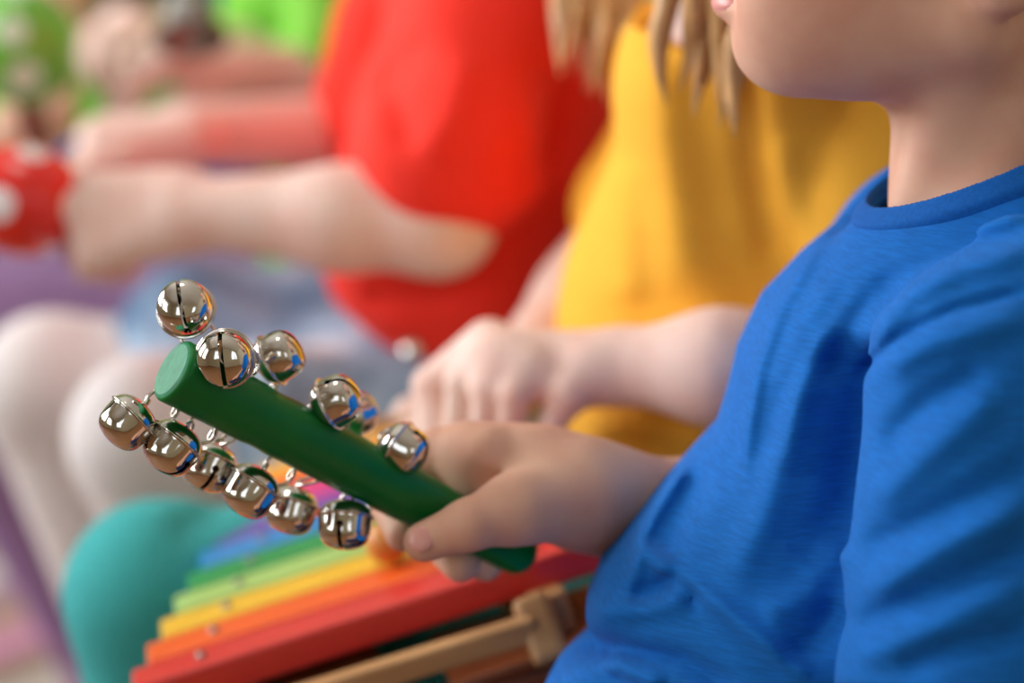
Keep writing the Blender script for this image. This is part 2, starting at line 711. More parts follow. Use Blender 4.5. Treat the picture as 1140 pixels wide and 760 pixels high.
#PART2
# ------------------------------------------------------------------ room
M['wall'] = mat_plain('warm_cream_plaster', srgb(214, 204, 182), 0.9, noise=0.03, nscale=6)
M['wall_green'] = mat_plain('pale_green_plaster', srgb(196, 218, 160), 0.9, noise=0.03, nscale=6)
M['ceil'] = mat_plain('white_ceiling_paint', srgb(240, 238, 232), 0.9, noise=0.02, nscale=6)
M['white_paint'] = mat_plain('white_gloss_paint', srgb(240, 240, 238), 0.4, noise=0.02)
M['floor'] = mat_wood('oak_floor', srgb(150, 100, 62), srgb(180, 126, 82), (3, 26, 1))


def mat_glass():
    m, nt, b = new_mat('window_glass')
    b.inputs['Transmission Weight'].default_value = 1.0
    b.inputs['Roughness'].default_value = 0.0
    b.inputs['IOR'].default_value = 1.45
    out = nt.nodes['Material Output']
    tr = nt.nodes.new('ShaderNodeBsdfTransparent')
    gl = nd(nt, 'ShaderNodeBsdfGlossy', Roughness=0.0)
    fr = nd(nt, 'ShaderNodeFresnel', IOR=1.45)
    mx = nt.nodes.new('ShaderNodeMixShader')
    nt.links.new(fr.outputs[0], mx.inputs[0])
    nt.links.new(tr.outputs[0], mx.inputs[1])
    nt.links.new(gl.outputs[0], mx.inputs[2])
    nt.links.new(mx.outputs[0], out.inputs['Surface'])
    return m


M['glass'] = mat_glass()


def mat_rug():
    m, nt, b = new_mat('striped_rug')
    v = coords(nt, (1, 1, 1), (0, 0, math.radians(35)))
    sp = nt.nodes.new('ShaderNodeSeparateXYZ')
    nt.links.new(v, sp.inputs[0])
    mu = nd(nt, 'ShaderNodeMath', operation='MULTIPLY')
    mu.inputs[1].default_value = 1.9
    nt.links.new(sp.outputs['X'], mu.inputs[0])
    fr = nd(nt, 'ShaderNodeMath', operation='FRACT')
    nt.links.new(mu.outputs[0], fr.inputs[0])
    cols = [srgb(210, 110, 160), srgb(150, 116, 104), srgb(226, 216, 212), srgb(170, 130, 160), srgb(176, 140, 116), srgb(214, 140, 180), srgb(150, 116, 104), srgb(206, 190, 186)]
    r = ramp(nt, fr.outputs[0], [(i / 8, c) for i, c in enumerate(cols)])
    r.color_ramp.interpolation = 'CONSTANT'
    nt.links.new(r.outputs[0], b.inputs['Base Color'])
    b.inputs['Roughness'].default_value = 0.95
    return m


M['rug'] = mat_rug()
X0, X1, Y0, Y1, H = -2.4, 2.6, -2.9, 3.4, 2.7
T = 0.12


def struct(name, vf, mat, parent=None):
    o = link(name, from_arrays(name, *vf, smooth=False), mat, parent)
    o['kind'] = 'structure'
    return o


def bx(x0, x1, y0, y1, z0, z1, bev=0.0):
    return box_at(((x0 + x1) / 2, (y0 + y1) / 2, (z0 + z1) / 2), (x1 - x0, y1 - y0, z1 - z0), bev)


struct('floor', bx(X0 - T, X1 + T, Y0 - T, Y1 + T, -0.1, 0), M['floor'])
struct('ceiling', bx(X0 - T, X1 + T, Y0 - T, Y1 + T, H, H + 0.1), M['ceil'])
struct('wall_back', bx(X0 - T, X1 + T, Y1, Y1 + T, 0, H), M['wall_green'])
struct('wall_right', bx(X1, X1 + T, Y0, Y1, 0, H), M['wall'])


def wall_openings(name, along, fixed, a0, a1, ops, mat):
    """wall in x ('y' runs along) or y, with window openings [(a,b,z0,z1)]"""
    parts = []

    def add(p0, p1, z0, z1):
        if along == 'y':
            parts.append(bx(fixed[0], fixed[1], p0, p1, z0, z1))
        else:
            parts.append(bx(p0, p1, fixed[0], fixed[1], z0, z1))
    cur = a0
    for (p, q, z0, z1) in sorted(ops):
        add(cur, p, 0, H)
        add(p, q, 0, z0)
        add(p, q, z1, H)
        cur = q
    add(cur, a1, 0, H)
    return struct(name, merge(*parts), mat)


LW = [(-1.9, -0.5, 0.85, 2.35), (0.0, 2.6, 0.85, 2.35)]
FW = [(-1.5, -0.3, 0.95, 2.3), (1.0, 2.0, 0.95, 2.3)]
wall_openings('wall_left', 'y', (X0 - T, X0), Y0, Y1, LW, M['wall'])
wall_openings('wall_front', 'x', (Y0 - T, Y0), X0, X1, FW, M['wall'])


def window(n, along, fixed, op):
    p, q, z0, z1 = op
    fr = []
    w = 0.05

    def add(a, b, c, d):
        if along == 'y':
            fr.append(bx(fixed - 0.03, fixed + 0.03, a, b, c, d))
        else:
            fr.append(bx(a, b, fixed - 0.03, fixed + 0.03, c, d))
    add(p, q, z0, z0 + w)
    add(p, q, z1 - w, z1)
    add(p, p + w, z0 + w, z1 - w)
    add(q - w, q, z0 + w, z1 - w)
    mid = (p + q) / 2
    add(mid - w / 2, mid + w / 2, z0 + w, z1 - w)
    f = struct('window_%d' % n, merge(*fr), M['white_paint'])
    fr.clear()
    if along == 'y':
        g = bx(fixed - 0.004, fixed + 0.004, p + w, q - w, z0 + w, z1 - w)
    else:
        g = bx(p + w, q - w, fixed - 0.004, fixed + 0.004, z0 + w, z1 - w)
    struct('pane', g, M['glass'], f)
    li = bpy.data.lights.new('daylight', 'AREA')
    li.shape = 'RECTANGLE'
    li.size, li.size_y = (q - p), (z1 - z0)
    li.color = (0.93, 0.97, 1.0)
    lo = bpy.data.objects.new('daylight_%d' % n, li)
    C.objects.link(lo)
    if along == 'y':
        lo.location = (fixed - 0.3, mid, (z0 + z1) / 2)
        lo.rotation_euler = (math.radians(90), 0, math.radians(-90))
    else:
        lo.location = (mid, fixed - 0.3, (z0 + z1) / 2)
        lo.rotation_euler = (math.radians(90), 0, 0)
    area = (q - p) * (z1 - z0)
    li.energy = area * ((LEFT_L * (0.55 if mid < 0 else 1.22)) if along == 'y' else FRONT_L) * math.pi
    return f


LEFT_L, FRONT_L = 10.5, 1.3
window(1, 'y', X0 - T / 2, LW[0])
window(2, 'y', X0 - T / 2, LW[1])
window(3, 'x', Y0 - T / 2, FW[0])
window(4, 'x', Y0 - T / 2, FW[1])
struct('baseboard_left', bx(X0, X0 + 0.015, Y0, Y1, 0, 0.09), M['white_paint'])
struct('baseboard_back', bx(X0 + 0.015, X1, Y1 - 0.015, Y1, 0, 0.09), M['white_paint'])
rug = link('rug', from_arrays('rug', *bx(-1.7, 0.9, 0.72, 2.8, 0.0, 0.012, 0.004), smooth=False), M['rug'])
tag(rug, 'pink, tan and white striped rug on the wooden floor under the children', 'rug')

wd = bpy.data.worlds.new('sky')
bpy.context.scene.world = wd
wd.use_nodes = True
wd.node_tree.nodes['Background'].inputs[0].default_value = (0.8, 0.9, 1.0, 1)
wd.node_tree.nodes['Background'].inputs[1].default_value = 1.0

# ceiling lamps (the room's own lighting, out of the picture)
M['lamp'] = None


def ceiling_lamp(x, y, label, power=30):
    r = empty('ceiling_lamp', (x, y, H), label, 'ceiling lamp')
    prof = [(0, -0.07), (0.12, -0.066), (0.19, -0.045), (0.21, -0.015), (0.21, 0.0), (0, 0.0)]
    V, F = lathe(prof, 40)
    m, nt, b = new_mat('lamp_glow')
    b.inputs['Emission Color'].default_value = (1, 0.93, 0.82, 1)
    b.inputs['Emission Strength'].default_value = power
    o = link('lamp_shade', from_arrays('lamp_shade', np.array(V) + np.array([x, y, H - 0.003]), F), m, r)


ceiling_lamp(-0.6, 0.2, 'round white ceiling lamp over the front of the row of children', 14)


# ------------------------------------------------------------------ generic seated child
def chair(loc, label, mat, w=0.30, seat_z=0.33, back=0.0):
    x, y, _ = loc
    r = empty('childs_chair', (x, y, 0), label, 'chair')
    link('seat', from_arrays('seat', *bx(x - 0.12, x + 0.16, y - w / 2 + .03, y + w / 2 - .03, seat_z - 0.025, seat_z, 0.008), smooth=False), mat, r)
    for sx in (-0.09, 0.13):
        for sy in (-1, 1):
            yy = y + sy * (w / 2 - 0.055)
            link('leg', from_arrays('leg', *tube([(x + sx * 1.1, yy, 0.0202 if y > 0.7 else 0.0075), (x + sx, yy, seat_z - 0.025)], 0.014, 12)), mat, r)
    for sy in (-1, 1):
        yy = y + sy * (w / 2 - 0.055)
        link('back_post', from_arrays('back_post', *tube([(x + 0.15, yy, seat_z - 0.03), (x + 0.19, yy, seat_z + 0.30)], 0.012, 12)), mat, r)
    link('backrest', from_arrays('backrest', *box_at((x + 0.188, y, seat_z + 0.24), (0.014, w - 0.06, 0.09), 0.005), smooth=False), mat, r)
    return r


def shoe(root, ankle, mat, yoff):
    a = np.asarray(ankle)
    F = Field()
    g0 = 0.0125 if a[1] > 0.78 else 0.0
    z0 = g0 + 0.0175
    F.u(ecap((a[0] + 0.02, a[1], z0 + .02), (a[0] - 0.09, a[1], z0 + .012), 0.034, 0.03, (0, 0, 1), 0.85))
    F.u(cap((a[0], a[1], z0 + 0.03), (a[0], a[1], z0 + 0.07), 0.034, 0.03), 0.02)
    F.i(plane((0, 0, z0), (0, 0, -1)))
    s = link('shoe', mesh_field('shoe', F, (a[0] - .14, a[1] - .06, 0), (a[0] + .08, a[1] + .06, .15), 0.004), mat, root)
    F2 = Field().u(ecap((a[0] + 0.02, a[1], z0 + .0), (a[0] - 0.09, a[1], z0), 0.037, 0.033, (0, 0, 1), 0.99))
    F2.i(plane((0, 0, z0), (0, 0, 1))).i(plane((0, 0, g0), (0, 0, -1)))
    link('sole', mesh_field('sole', F2, (a[0] - .15, a[1] - .06, -.02), (a[0] + .08, a[1] + .06, .1), 0.004), M['sole'], s)


def legs_body(F, J, s=1.0, k=0.02):
    for h_, kn, an in ((J['hipN'], J['knN'], J['anN']), (J['hipF'], J['knF'], J['anF'])):
        F.u(cap(h_, kn, 0.056 * s, 0.040 * s), k)
        F.u(cap(kn, an, 0.040 * s, 0.024 * s), 0.012)
        F.u(cap(an, np.asarray(an) + np.array([-0.075, 0, -0.04]), 0.024 * s, 0.016 * s), 0.01)


def legs_cloth(J, off=0.009, to=1.0, k=0.02, shank=True, s=1.0, r_knee=None):
    F = Field()
    for h_, kn, an in ((J['hipN'], J['knN'], J['anN']), (J['hipF'], J['knF'], J['anF'])):
        h_, kn, an = map(np.asarray, (h_, kn, an))
        rk = r_knee or (0.040 * s + off)
        F.u(cap(h_, kn, 0.058 * s + off, rk), k)
        if shank:
            F.u(cap(kn, kn + (an - kn) * 0.9, rk * .97, 0.028 * s + off), 0.012)
    F.u(cap(np.asarray(J['hipN']) + [0.03, 0, .01], np.asarray(J['hipF']) + [0.03, 0, .01], 0.075 * s + off, 0.075 * s + off), 0.03)
    return F


#BOY
# ------------------------------------------------------------------ boy in the blue T-shirt
boy = empty('person', P(1120, 900, 1.02) * [1, 1, 0] + [0, 0, 0.012], 'boy in a blue T-shirt holding the green stick of bells', 'person', None)
J = dict(hipN=(0.23, -0.04, 0.40), hipF=(0.23, 0.06, 0.40), knN=(-0.02, -0.075, 0.352), knF=(-0.02, 0.068, 0.352), anN=(0.03, -0.075, 0.085), anF=(0.03, 0.065, 0.085))
# bare body: one continuous surface
B = Field()
# neck, torso
B.u(cap(P(1108, -40, 1.0), P(1106, 205, 1.006), 0.0430, 0.0420), 0.01)
B.u(cap(P(1104, 200, 1.006), P(1125, 330, 1.02), 0.036, 0.036), 0.012)
B.u(ecap(P(1125, 410, 1.02), (0.235, 0.02, 0.44), 0.080, 0.085, (1, 0, 0), 0.68), 0.03)
shF, elF, wrF = P(1050, 295, 1.110), P(1050, 640, 1.120), P(672, 556, 1.064)
shN, elN, wrN = P(1150, 375, 0.93), P(1078, 830, 0.90), P(760, 945, 0.90)
B.chain([P(1110, 300, 1.03), shF], [0.032, 0.030], 0.03)
B.chain([P(1110, 320, 0.98), shN], [0.032, 0.030], 0.03)
B.chain([shF, elF], [0.030, 0.031], 0.02)
B.u(cap(elF, P(790, 585, 1.092), 0.031, 0.0275), 0.015)
B.u(cap(P(790, 585, 1.092), wrF, 0.0275, 0.0225), 0.015)
B.chain([shN, elN, wrN], [0.031, 0.029, 0.021], 0.015)
legs_body(B, J)
B.u(cap(J['hipN'], J['hipF'], 0.07, 0.07), 0.03)
hand(B, wrN, (-1, 0, -0.15), (0, -.3, 1), (0, 1, .3), 0.95, (20, 25, 20))
# right hand closed round the stick
tip, butt = P(191, 411, 0.972), P(590, 622, 1.066)
ax_s = nrm(butt - tip)
PH = lambda u, v, d: P(u, v, d - 0.016)
B.u(ecap(wrF, PH(600, 532, 1.075), 0.0225, 0.0205, D(0, .55, -.83), 0.9), 0.012)
B.u(ecap(PH(640, 545, 1.072), PH(545, 524, 1.074), 0.0215, 0.0165, D(0, .55, -.83), 0.95), 0.012)
B.u(cap(PH(600, 524, 1.082), PH(520, 504, 1.078), 0.0180, 0.0135), 0.012)
# index over the top, down behind, tip showing under the stick
B.u(cap(PH(540, 512, 1.068), PH(487, 503, 1.080), 0.0135, 0.0100), 0.006)
B.u(cap(PH(487, 503, 1.080), PH(434, 558, 1.083), 0.0104, 0.0092), 0.003)
B.u(cap(PH(434, 558, 1.083), PH(449, 594, 1.066), 0.0092, 0.0080), 0.003)
# middle
B.u(cap(PH(560, 515, 1.075), PH(514, 518, 1.098), 0.0125, 0.0098), 0.005)
B.u(cap(PH(514, 518, 1.098), PH(480, 590, 1.096), 0.0098, 0.0094), 0.003)
B.u(cap(PH(480, 590, 1.096), PH(512, 626, 1.072), 0.0096, 0.0086), 0.003)
# ring
B.u(cap(PH(590, 540, 1.085), PH(550, 540, 1.115), 0.0125, 0.0098), 0.005)
B.u(cap(PH(550, 540, 1.115), PH(510, 612, 1.108), 0.0096, 0.0082), 0.003)
B.u(cap(PH(510, 612, 1.108), PH(540, 626, 1.080), 0.0094, 0.0082), 0.003)
# little finger
B.u(cap(PH(612, 560, 1.09), PH(580, 565, 1.12), 0.0115, 0.0085), 0.005)
B.u(cap(PH(580, 565, 1.12), PH(536, 618, 1.116), 0.0085, 0.0072), 0.003)
B.u(cap(PH(536, 618, 1.116), PH(560, 616, 1.090), 0.0080, 0.0068), 0.003)
# thumb crossing the near side
B.u(cap(PH(640, 556, 1.062), PH(575, 566, 1.042), 0.0195, 0.0145), 0.012)
B.u(cap(PH(575, 566, 1.042), PH(522, 584, 1.032), 0.0140, 0.0108), 0.008)
B.u(cap(PH(522, 584, 1.032), PH(472, 603, 1.034), 0.0106, 0.0086), 0.004)
# crease between thumb and index, knuckle folds
B.s(cap(PH(548, 540, 1.055), PH(520, 535, 1.05), 0.003, 0.003), 0.008)
B.s(cap(PH(506, 520, 1.052), PH(505, 540, 1.055), 0.0012, 0.0012), 0.004)
# head
sc = 1 / FPX
B.u(ell(P(1035, -205, 1.0), (0.086, 0.070, 0.078)), 0.02)
B.u(ell(P(936, -56, 1.0), (0.0450, 0.053, 0.056)), 0.025)
B.u(ell(P(866, 47, 1.0), (0.0172, 0.0205, 0.0160)), 0.010)
B.u(ecap(P(890, 38, 1.0), P(975, 52, 1.0), 0.0180, 0.0160, (0, 1, 0), 0.98), 0.016)
for sd in (-1, 1):
    B.u(cap(P(890, 42, 1.0 + .010 * sd), P(1080, 24, 1.0 + 0.044 * sd), 0.0165, 0.0205), 0.018)
    B.u(ell(P(945, -5, 1.0 + .034 * sd), (0.042, 0.024, 0.036)), 0.025)
    B.u(ell(P(1120, -58, 1.0 + 0.071 * sd), (0.0165, 0.007, 0.027)), 0.006)
    B.u(ell(P(1122, -12, 1.0 + 0.072 * sd), (0.0100, 0.0060, 0.0090)), 0.005)
    B.s(ell(P(1112, -82, 1.0 + 0.080 * sd), (0.009, 0.006, 0.013)), 0.004)
    B.s(ell(P(812, -115, 1.0 + 0.028 * sd), (0.012, 0.013, 0.008)), 0.012)
    B.u(ell(P(842, -115, 1.0 + 0.028 * sd), (0.010, 0.0125, 0.0105)), 0.002)
B.u(cap(P(815, -100, 1.0), P(788, -55, 1.0), 0.006, 0.0085), 0.012)
B.u(ell(P(819, 6, 1.0), (0.0096, 0.018, 0.0066)), 0.006)
B.u(ell(P(815, -14, 1.0), (0.0080, 0.018, 0.005)), 0.004)
B.s(cap(P(806, -2, 0.985), P(836, 4, 0.968), 0.0012, 0.001), 0.003)
# sternal notch hint and the cord of the neck
B.u(cap(P(1085, 40, 0.966), P(1016, 225, 0.986), 0.007, 0.005), 0.02)
body = link('body', mesh_field('body', B, (-0.20, -0.21, 0.0), (0.36, 0.22, 1.02), 0.0016), M['skin_tan'], boy)
body['label'] = 'light tan skin'
BL = Field().u(ell(P(817, 3, 1.0), (0.0094, 0.0190, 0.0066)), 0.003).u(ell(P(815, -14, 1.0), (0.0082, 0.0188, 0.005)), 0.003)
link('lips', mesh_field('lips', BL, P(808, 0, 1.0) - .03, P(808, 0, 1.0) + .03, 0.0012), M['lip'], boy)
NF = Field().u(ell(P(469, 600, 1.0105), (0.0058, 0.0022, 0.0056), [nrm(P(522, 584, 1.03) - P(472, 603, 1.03)), D(-.15, -.25, -.95), nrm(np.cross(nrm(P(522, 584, 1.03) - P(472, 603, 1.03)), D(-.15, -.25, -.95)))]))
link('thumbnail', mesh_field('thumbnail', NF, P(469, 600, 1.0105) - .012, P(469, 600, 1.0105) + .012, 0.0007), M['nail'], boy)
HB = Field().u(ell(P(1052, -225, 1.0), (0.094, 0.078, 0.082)), 0.02)
HB.u(ell(P(1150, -110, 1.0), (0.058, 0.068, 0.060)), 0.03)
HB.s(cap(P(880, -10, 1.0), P(900, -150, 1.0), 0.072, 0.066), 0.015)
for sd in (-1, 1):
    HB.s(ell(P(1105, -50, 1.0 + .075 * sd), (0.026, 0.02, 0.034)), 0.008)
HB.mods.append(lambda p, d: d - 0.0018 * np.sin(p[..., 0] * 240 + 3 * np.sin(p[..., 1] * 60)) * np.cos(p[..., 1] * 260))
link('hair', mesh_field('hair', HB, (0.03, -.12, .68), (0.34, .14, 1.03), 0.003), M['hair_brown'], boy)
for sd in (-1, 1):
    c0 = P(842, -115, 1.0 + 0.028 * sd)
    Vv, Ff = lathe([(0, -1), (.5, -.86), (.86, -.5), (1, 0), (.86, .5), (.5, .86), (0, 1)], 20)
    x, y, z = frame_from((-1, 0, 0))
    link('eye', from_arrays('eye', *xform((np.array(Vv) * .0095, Ff), c0 + [-.0012, 0, 0], x, y, z)), M['eye'], boy)
    link('iris', from_arrays('iris', *xform((np.array(Vv) * np.array([.5, .5, .25]) * .0095, Ff), c0 + [-.0012 - .0084, 0, 0], x, y, z)), M['iris'], boy)

# shirt
S = Field()
st = []
for v, uf, ub, ry in [(190, 1015, 1230, .070), (235, 966, 1270, .090), (265, 934, 1295, .100), (300, 892, 1315, .108), (345, 852, 1325, .113), (400, 823, 1335, .115), (450, 812, 1335, .115), (490, 800, 1338, .115), (530, 762, 1340, .116),
                      (565, 730, 1342, .117), (600, 700, 1345, .118), (640, 668, 1348, .118), (675, 655, 1350, .119), (700, 655, 1352, .12), (718, 662, 1354, .12), (735, 645, 1356, .121), (760, 618, 1360, .122), (800, 600, 1364, .124), (850, 610, 1368, .124)]:
    a, b = P(uf, v, 1.02), P(ub, v, 1.02)
    st.append((a[2], (a[0] + b[0]) / 2, a[1] + 0.010, (b[0] - a[0]) / 2, ry - .018))
torso_f = loft(st, 2.25)
side_valley = ridge([(985, 372), (975, 450), (955, 560), (915, 640), (850, 690)], -0.020, 36, (0.12, 0.5), 1.05)
S.u(lambda p: torso_f(p) - side_valley(p), 0.03)
S.chain([P(1100, 262, 1.07), P(1040, 292, 1.115)], [0.042, 0.044], 0.03)
S.chain([P(1130, 300, 0.985), P(1160, 372, 0.928)], [0.044, 0.044], 0.03)
S.u(cap(P(1040, 292, 1.112), P(1052, 520, 1.108), 0.043, 0.043), 0.015)
S.u(lambda p: smin(cap(P(1165, 376, 0.928), P(1100, 430, 0.922), 0.0440, 0.0455)(p), cap(P(1100, 430, 0.922), P(1077, 770, 0.902), 0.0455, 0.0490)(p), 0.006), 0.007)
rc = P(1108, 172, 1.0)
e1 = P(970, 233, 1.0) - rc
e2 = np.array([0, -0.054, 0.0])
e2 = e2 - nrm(e1) * (e2 @ nrm(e1))
ring = [rc + e1 * math.cos(a) + e2 * math.sin(a) for a in np.linspace(0, 2 * math.pi, 33)]


def ring_d(p):
    best = None
    for a, b in zip(ring[:-1], ring[1:]):
        v = cap(a, b, 0.0, 0.0)(p)
        best = v if best is None else np.minimum(best, v)
    return best


en = nrm(np.cross(e1, e2))
if en[2] < 0:
    en = -en
L1, L2_ = np.linalg.norm(e1), np.linalg.norm(e2)
e1n, e2n = e1 / L1, e2 / L2_


def neckcut(p):
    q = p - rc
    a, b, h = q @ e1n, q @ e2n, q @ en
    r = (np.sqrt((a / L1) ** 2 + (b / L2_) ** 2 + 1e-9) - 1) * L2_
    return np.maximum(r, -(h + 0.02))


FOLDS = []


def fold(poly, amp, sig, fade=None, zmax=1.06):
    FOLDS.append(ridge(poly, amp, sig, fade, zmax))


Z_ = 1.06
for poly, amp, sig, *fd in (
        ([(985, 190), (940, 240), (900, 290), (868, 345), (845, 410), (832, 480), (828, 540)], .0028, 7),
        ([(1000, 262), (950, 300), (915, 350), (890, 420), (870, 500), (850, 575), (812, 650)], .0045, 15),
        ([(955, 300), (905, 370), (872, 440), (850, 520)], -.0030, 9),
        ([(990, 285), (1050, 258), (1150, 236)], .0032, 9),
        ([(975, 325), (1040, 288), (1150, 258)], -.0034, 10),
        ([(962, 380), (1010, 325), (1070, 295), (1150, 276)], .0046, 12),
        ([(915, 420), (960, 350), (1005, 312)], -.0030, 12),
        ([(958, 416), (1000, 376), (1060, 346), (1150, 322)], -.0034, 5),
        ([(985, 410), (1040, 380), (1150, 350)], .0040, 12),
        ([(711, 608), (742, 632), (808, 680), (865, 727), (905, 756)], .0058, 9),
        ([(700, 666), (728, 658), (750, 645), (785, 676)], -.0060, 8),
        ([(765, 512), (735, 560), (716, 595), (702, 655)], .0042, 7),
        ([(790, 520), (760, 575), (742, 620)], -.0030, 11),
        ([(655, 684), (720, 672), (770, 662)], .0045, 12),
        ([(645, 718), (690, 722), (760, 735), (820, 770)], -.0050, 9),
        ([(625, 755), (690, 742), (740, 765)], .0035, 10),
        ([(850, 690), (900, 660), (940, 600)], .0040, 14),
        ([(870, 740), (910, 710), (935, 670)], -.0040, 12),
        ([(965, 660), (1040, 615), (1150, 560)], .0046, 13),
        ([(960, 615), (1040, 575), (1150, 515)], -.0042, 13),
        ([(970, 560), (1040, 500), (1110, 440)], .0040, 15),
        ([(985, 500), (1030, 450), (1100, 410)], -.0036, 12),
        ([(945, 735), (1040, 700), (1150, 650)], .0036, 14),
        ([(950, 700), (1040, 660), (1150, 610)], -.0034, 11),
        ([(1000, 745), (1060, 722), (1150, 705)], -.0030, 10)):
    fold(poly, amp, sig, fd[0] if fd else None, Z_)
hem_n = nrm(P(1078, 770, 0.902) - P(1136, 378, 0.925))
hem_o = P(1030, 782, 0.90)


def ring_coords(p):
    q = p - rc
    a, b, h = q @ e1n, q @ e2n, q @ en
    rr = np.sqrt((a / L1) ** 2 + (b / L2_) ** 2 + 1e-9)
    c, s = a / L1 / rr, b / L2_ / rr
    rad = (rr - 1) * np.sqrt((L1 * c) ** 2 + (L2_ * s) ** 2)
    slope = 0.45 + 0.85 * s * s
    return rad, h, slope


def yoke(p, d):
    """the shirt rises to the neck opening as a smooth cone"""
    rad, h, sl = ring_coords(p)
    dc = (h + sl * np.maximum(rad, -0.02)) / np.sqrt(1 + sl * sl)
    w = np.clip((0.034 - rad) / 0.022, 0, 1)
    w = w * w * (3 - 2 * w)
    w = w * np.clip((h + 0.075) / 0.03, 0, 1)
    return d * (1 - w) + dc * w


def shirt_d(p, d):
    # broad drape plus measured folds
    for g in FOLDS:
        d = d - g(p)
    d = yoke(p, d)
    d = d - 0.0005 * np.sin(p[..., 2] * 95 + 2.2 * np.sin(p[..., 0] * 38 + p[..., 1] * 21)) * np.sin(p[..., 0] * 61 + 1.3)
    return d


def arm_zone(p):
    """distance outside the near sleeve"""
    return cap(P(1136, 325, 0.918), P(1086, 800, 0.886), 0.064, 0.064)(p)


def shirt_mod(p, d):
    d = shirt_d(p, d)
    sh = np.maximum(d, -(d + 0.0055))
    sh = smax(sh, -neckcut(p), 0.002)
    # near sleeve hem
    cutp = np.maximum((p - hem_o) @ -hem_n * -1 * -1, 0) if False else None
    hz = (p - hem_o) @ hem_n
    az = arm_zone(p)
    sh = smax(sh, np.minimum(hz, -az + 0.0), 0.002)
    # far sleeve hem
    hf = 0.0 - ((p - P(1052, 520, 1.122)) @ nrm(P(1052, 520, 1.122) - P(1050, 275, 1.115)))
    # bottom hem
    sh = np.maximum(sh, (st[-1][0] + 0.006) - p[..., 2])
    return sh


S.mods.append(shirt_mod)
shirt = link('t_shirt', mesh_field('t_shirt', S, (-0.03, -0.20, 0.42), (0.36, 0.22, 0.76), 0.0017), M['blue'], boy)
shirt['label'] = 'blue cotton T-shirt'
K = Field()
K.u(lambda p: ring_d(p) - 0.008, 0.0)


def collar_mod(p, d):
    rad, h, sl = ring_coords(p)
    dc = (h + sl * rad) / np.sqrt(1 + sl * sl)
    along = np.abs(rad * np.sqrt(1 + sl * sl) - 0.0047) - 0.0051
    return smax(np.abs(dc - 0.0001) - 0.0022, along, 0.0015)


K.mods.append(collar_mod)
link('collar', mesh_field('collar', K, rc - np.array([.08, .09, .07]), rc + np.array([.08, .09, .07]), 0.0008), M['blue_rib'], shirt).modifiers.new('soft', 'SMOOTH').iterations = 6
# hidden lower body
TF = legs_cloth(J, 0.006)
link('trousers', mesh_field('trousers', TF, (-0.12, -.2, 0.02), (0.38, .22, .55), 0.004), M['shorts'], boy)
shoe(boy, J['anN'], M['shoe'], 0)
shoe(boy, J['anF'], M['shoe'], 0)
chair((0.24, 0.015, 0), 'pale wooden chair under the boy in blue', M['wood_chair'], seat_z=0.298)

#BELLS
# ------------------------------------------------------------------ stick of bells
stick = empty('jingle_bell_stick', butt, 'green wooden stick hung with silver bells in the hand of the boy in blue', 'jingle bells')
Ls = float(np.linalg.norm(butt - tip))
sx, sy, sz = frame_from(ax_s)
R_TIP = 0.0134


def rad_at(t):
    """stick radius along its length 0 tip .. 1 butt"""
    return float(np.interp(t, [0, 0.62, 0.72, 0.86, 0.97, 1.0], [R_TIP, 0.0122, 0.0112, 0.0100, 0.0102, 0.0098]))


prof = [(0.0, 0.0004), (R_TIP - 0.0014, 0.0004), (R_TIP - 0.0005, 0.0008), (R_TIP, 0.0018)]
for t in np.linspace(0.02, 0.955, 40):
    gr = 0
    for g0 in (0.235, 0.26, 0.52, 0.545):
        gr += 0.00045 * math.exp(-((t - g0) / 0.006) ** 2)
    prof.append((rad_at(t) - gr, t * Ls))
rb = rad_at(1.0)
for a in np.linspace(0.15, 1, 7):
    prof.append((max(rb * math.cos(a * math.pi / 2), 0 if a == 1 else 1e-4), 0.962 * Ls + rb * 0.8 * math.sin(a * math.pi / 2)))
prof[-1] = (0.0, prof[-1][1])
link('handle', from_arrays('handle', *xform(lathe(prof, 64), tip, sx, sy, sz)), M['green_paint'], stick)['label'] = 'green lacquered handle'
endp = [(0.0, -0.0002), (R_TIP - 0.0022, -0.0002), (R_TIP - 0.0012, 0.0004), (0, 0.0008)]
link('end_face', from_arrays('end_face', *xform(lathe(endp, 64), tip, sx, sy, sz), smooth=False), M['green_end'], stick)['label'] = 'lighter green cut end of the stick'

# one bell: shell with flange, slit with round ends
prof = [(0.0, -0.93), (0.22, -0.915), (0.42, -0.87), (0.62, -0.79), (0.785, -0.64), (0.87, -0.45), (0.905, -0.22), (0.92, -0.02), (0.93, 0.14), (0.945, 0.18), (0.995, 0.195), (1.015, 0.23), (0.995, 0.265), (0.945, 0.28), (0.91, 0.36), (0.82, 0.52), (0.66, 0.66), (0.45, 0.755), (0.22, 0.80), (0.0, 0.81)]
RB = 0.0117
pp = catmull([np.array(p) for p in prof], 4)
pp = [(max(0.0, a), b) for a, b in pp]
pp[0] = (0.0, pp[0][1])
pp[-1] = (0.0, pp[-1][1])
V, F = lathe([(a * RB, b * RB) for a, b in pp], 72)
bo = link('bell', from_arrays('bell', V, F), M['chrome'])
so = bo.modifiers.new('so', 'SOLIDIFY')
so.thickness = 0.0007
so.offset = -1
cut = merge(box_at((0, 0, -0.62 * RB), (0.0017, 2.6 * RB, 0.80 * RB), 0))
cv, cf = lathe([(0, -2 * RB), (0.00155, -2 * RB), (0.00155, 2 * RB), (0, 2 * RB)], 20)
cyl = xform((cv, cf), (0, 0, -0.22 * RB), np.array([1., 0, 0]), np.array([0, 0, -1.]), np.array([0, 1., 0]))
co = link('cut', from_arrays('cut', *cut, smooth=False), None)
co2 = link('cut2', from_arrays('cut2', *cyl, smooth=False), None)
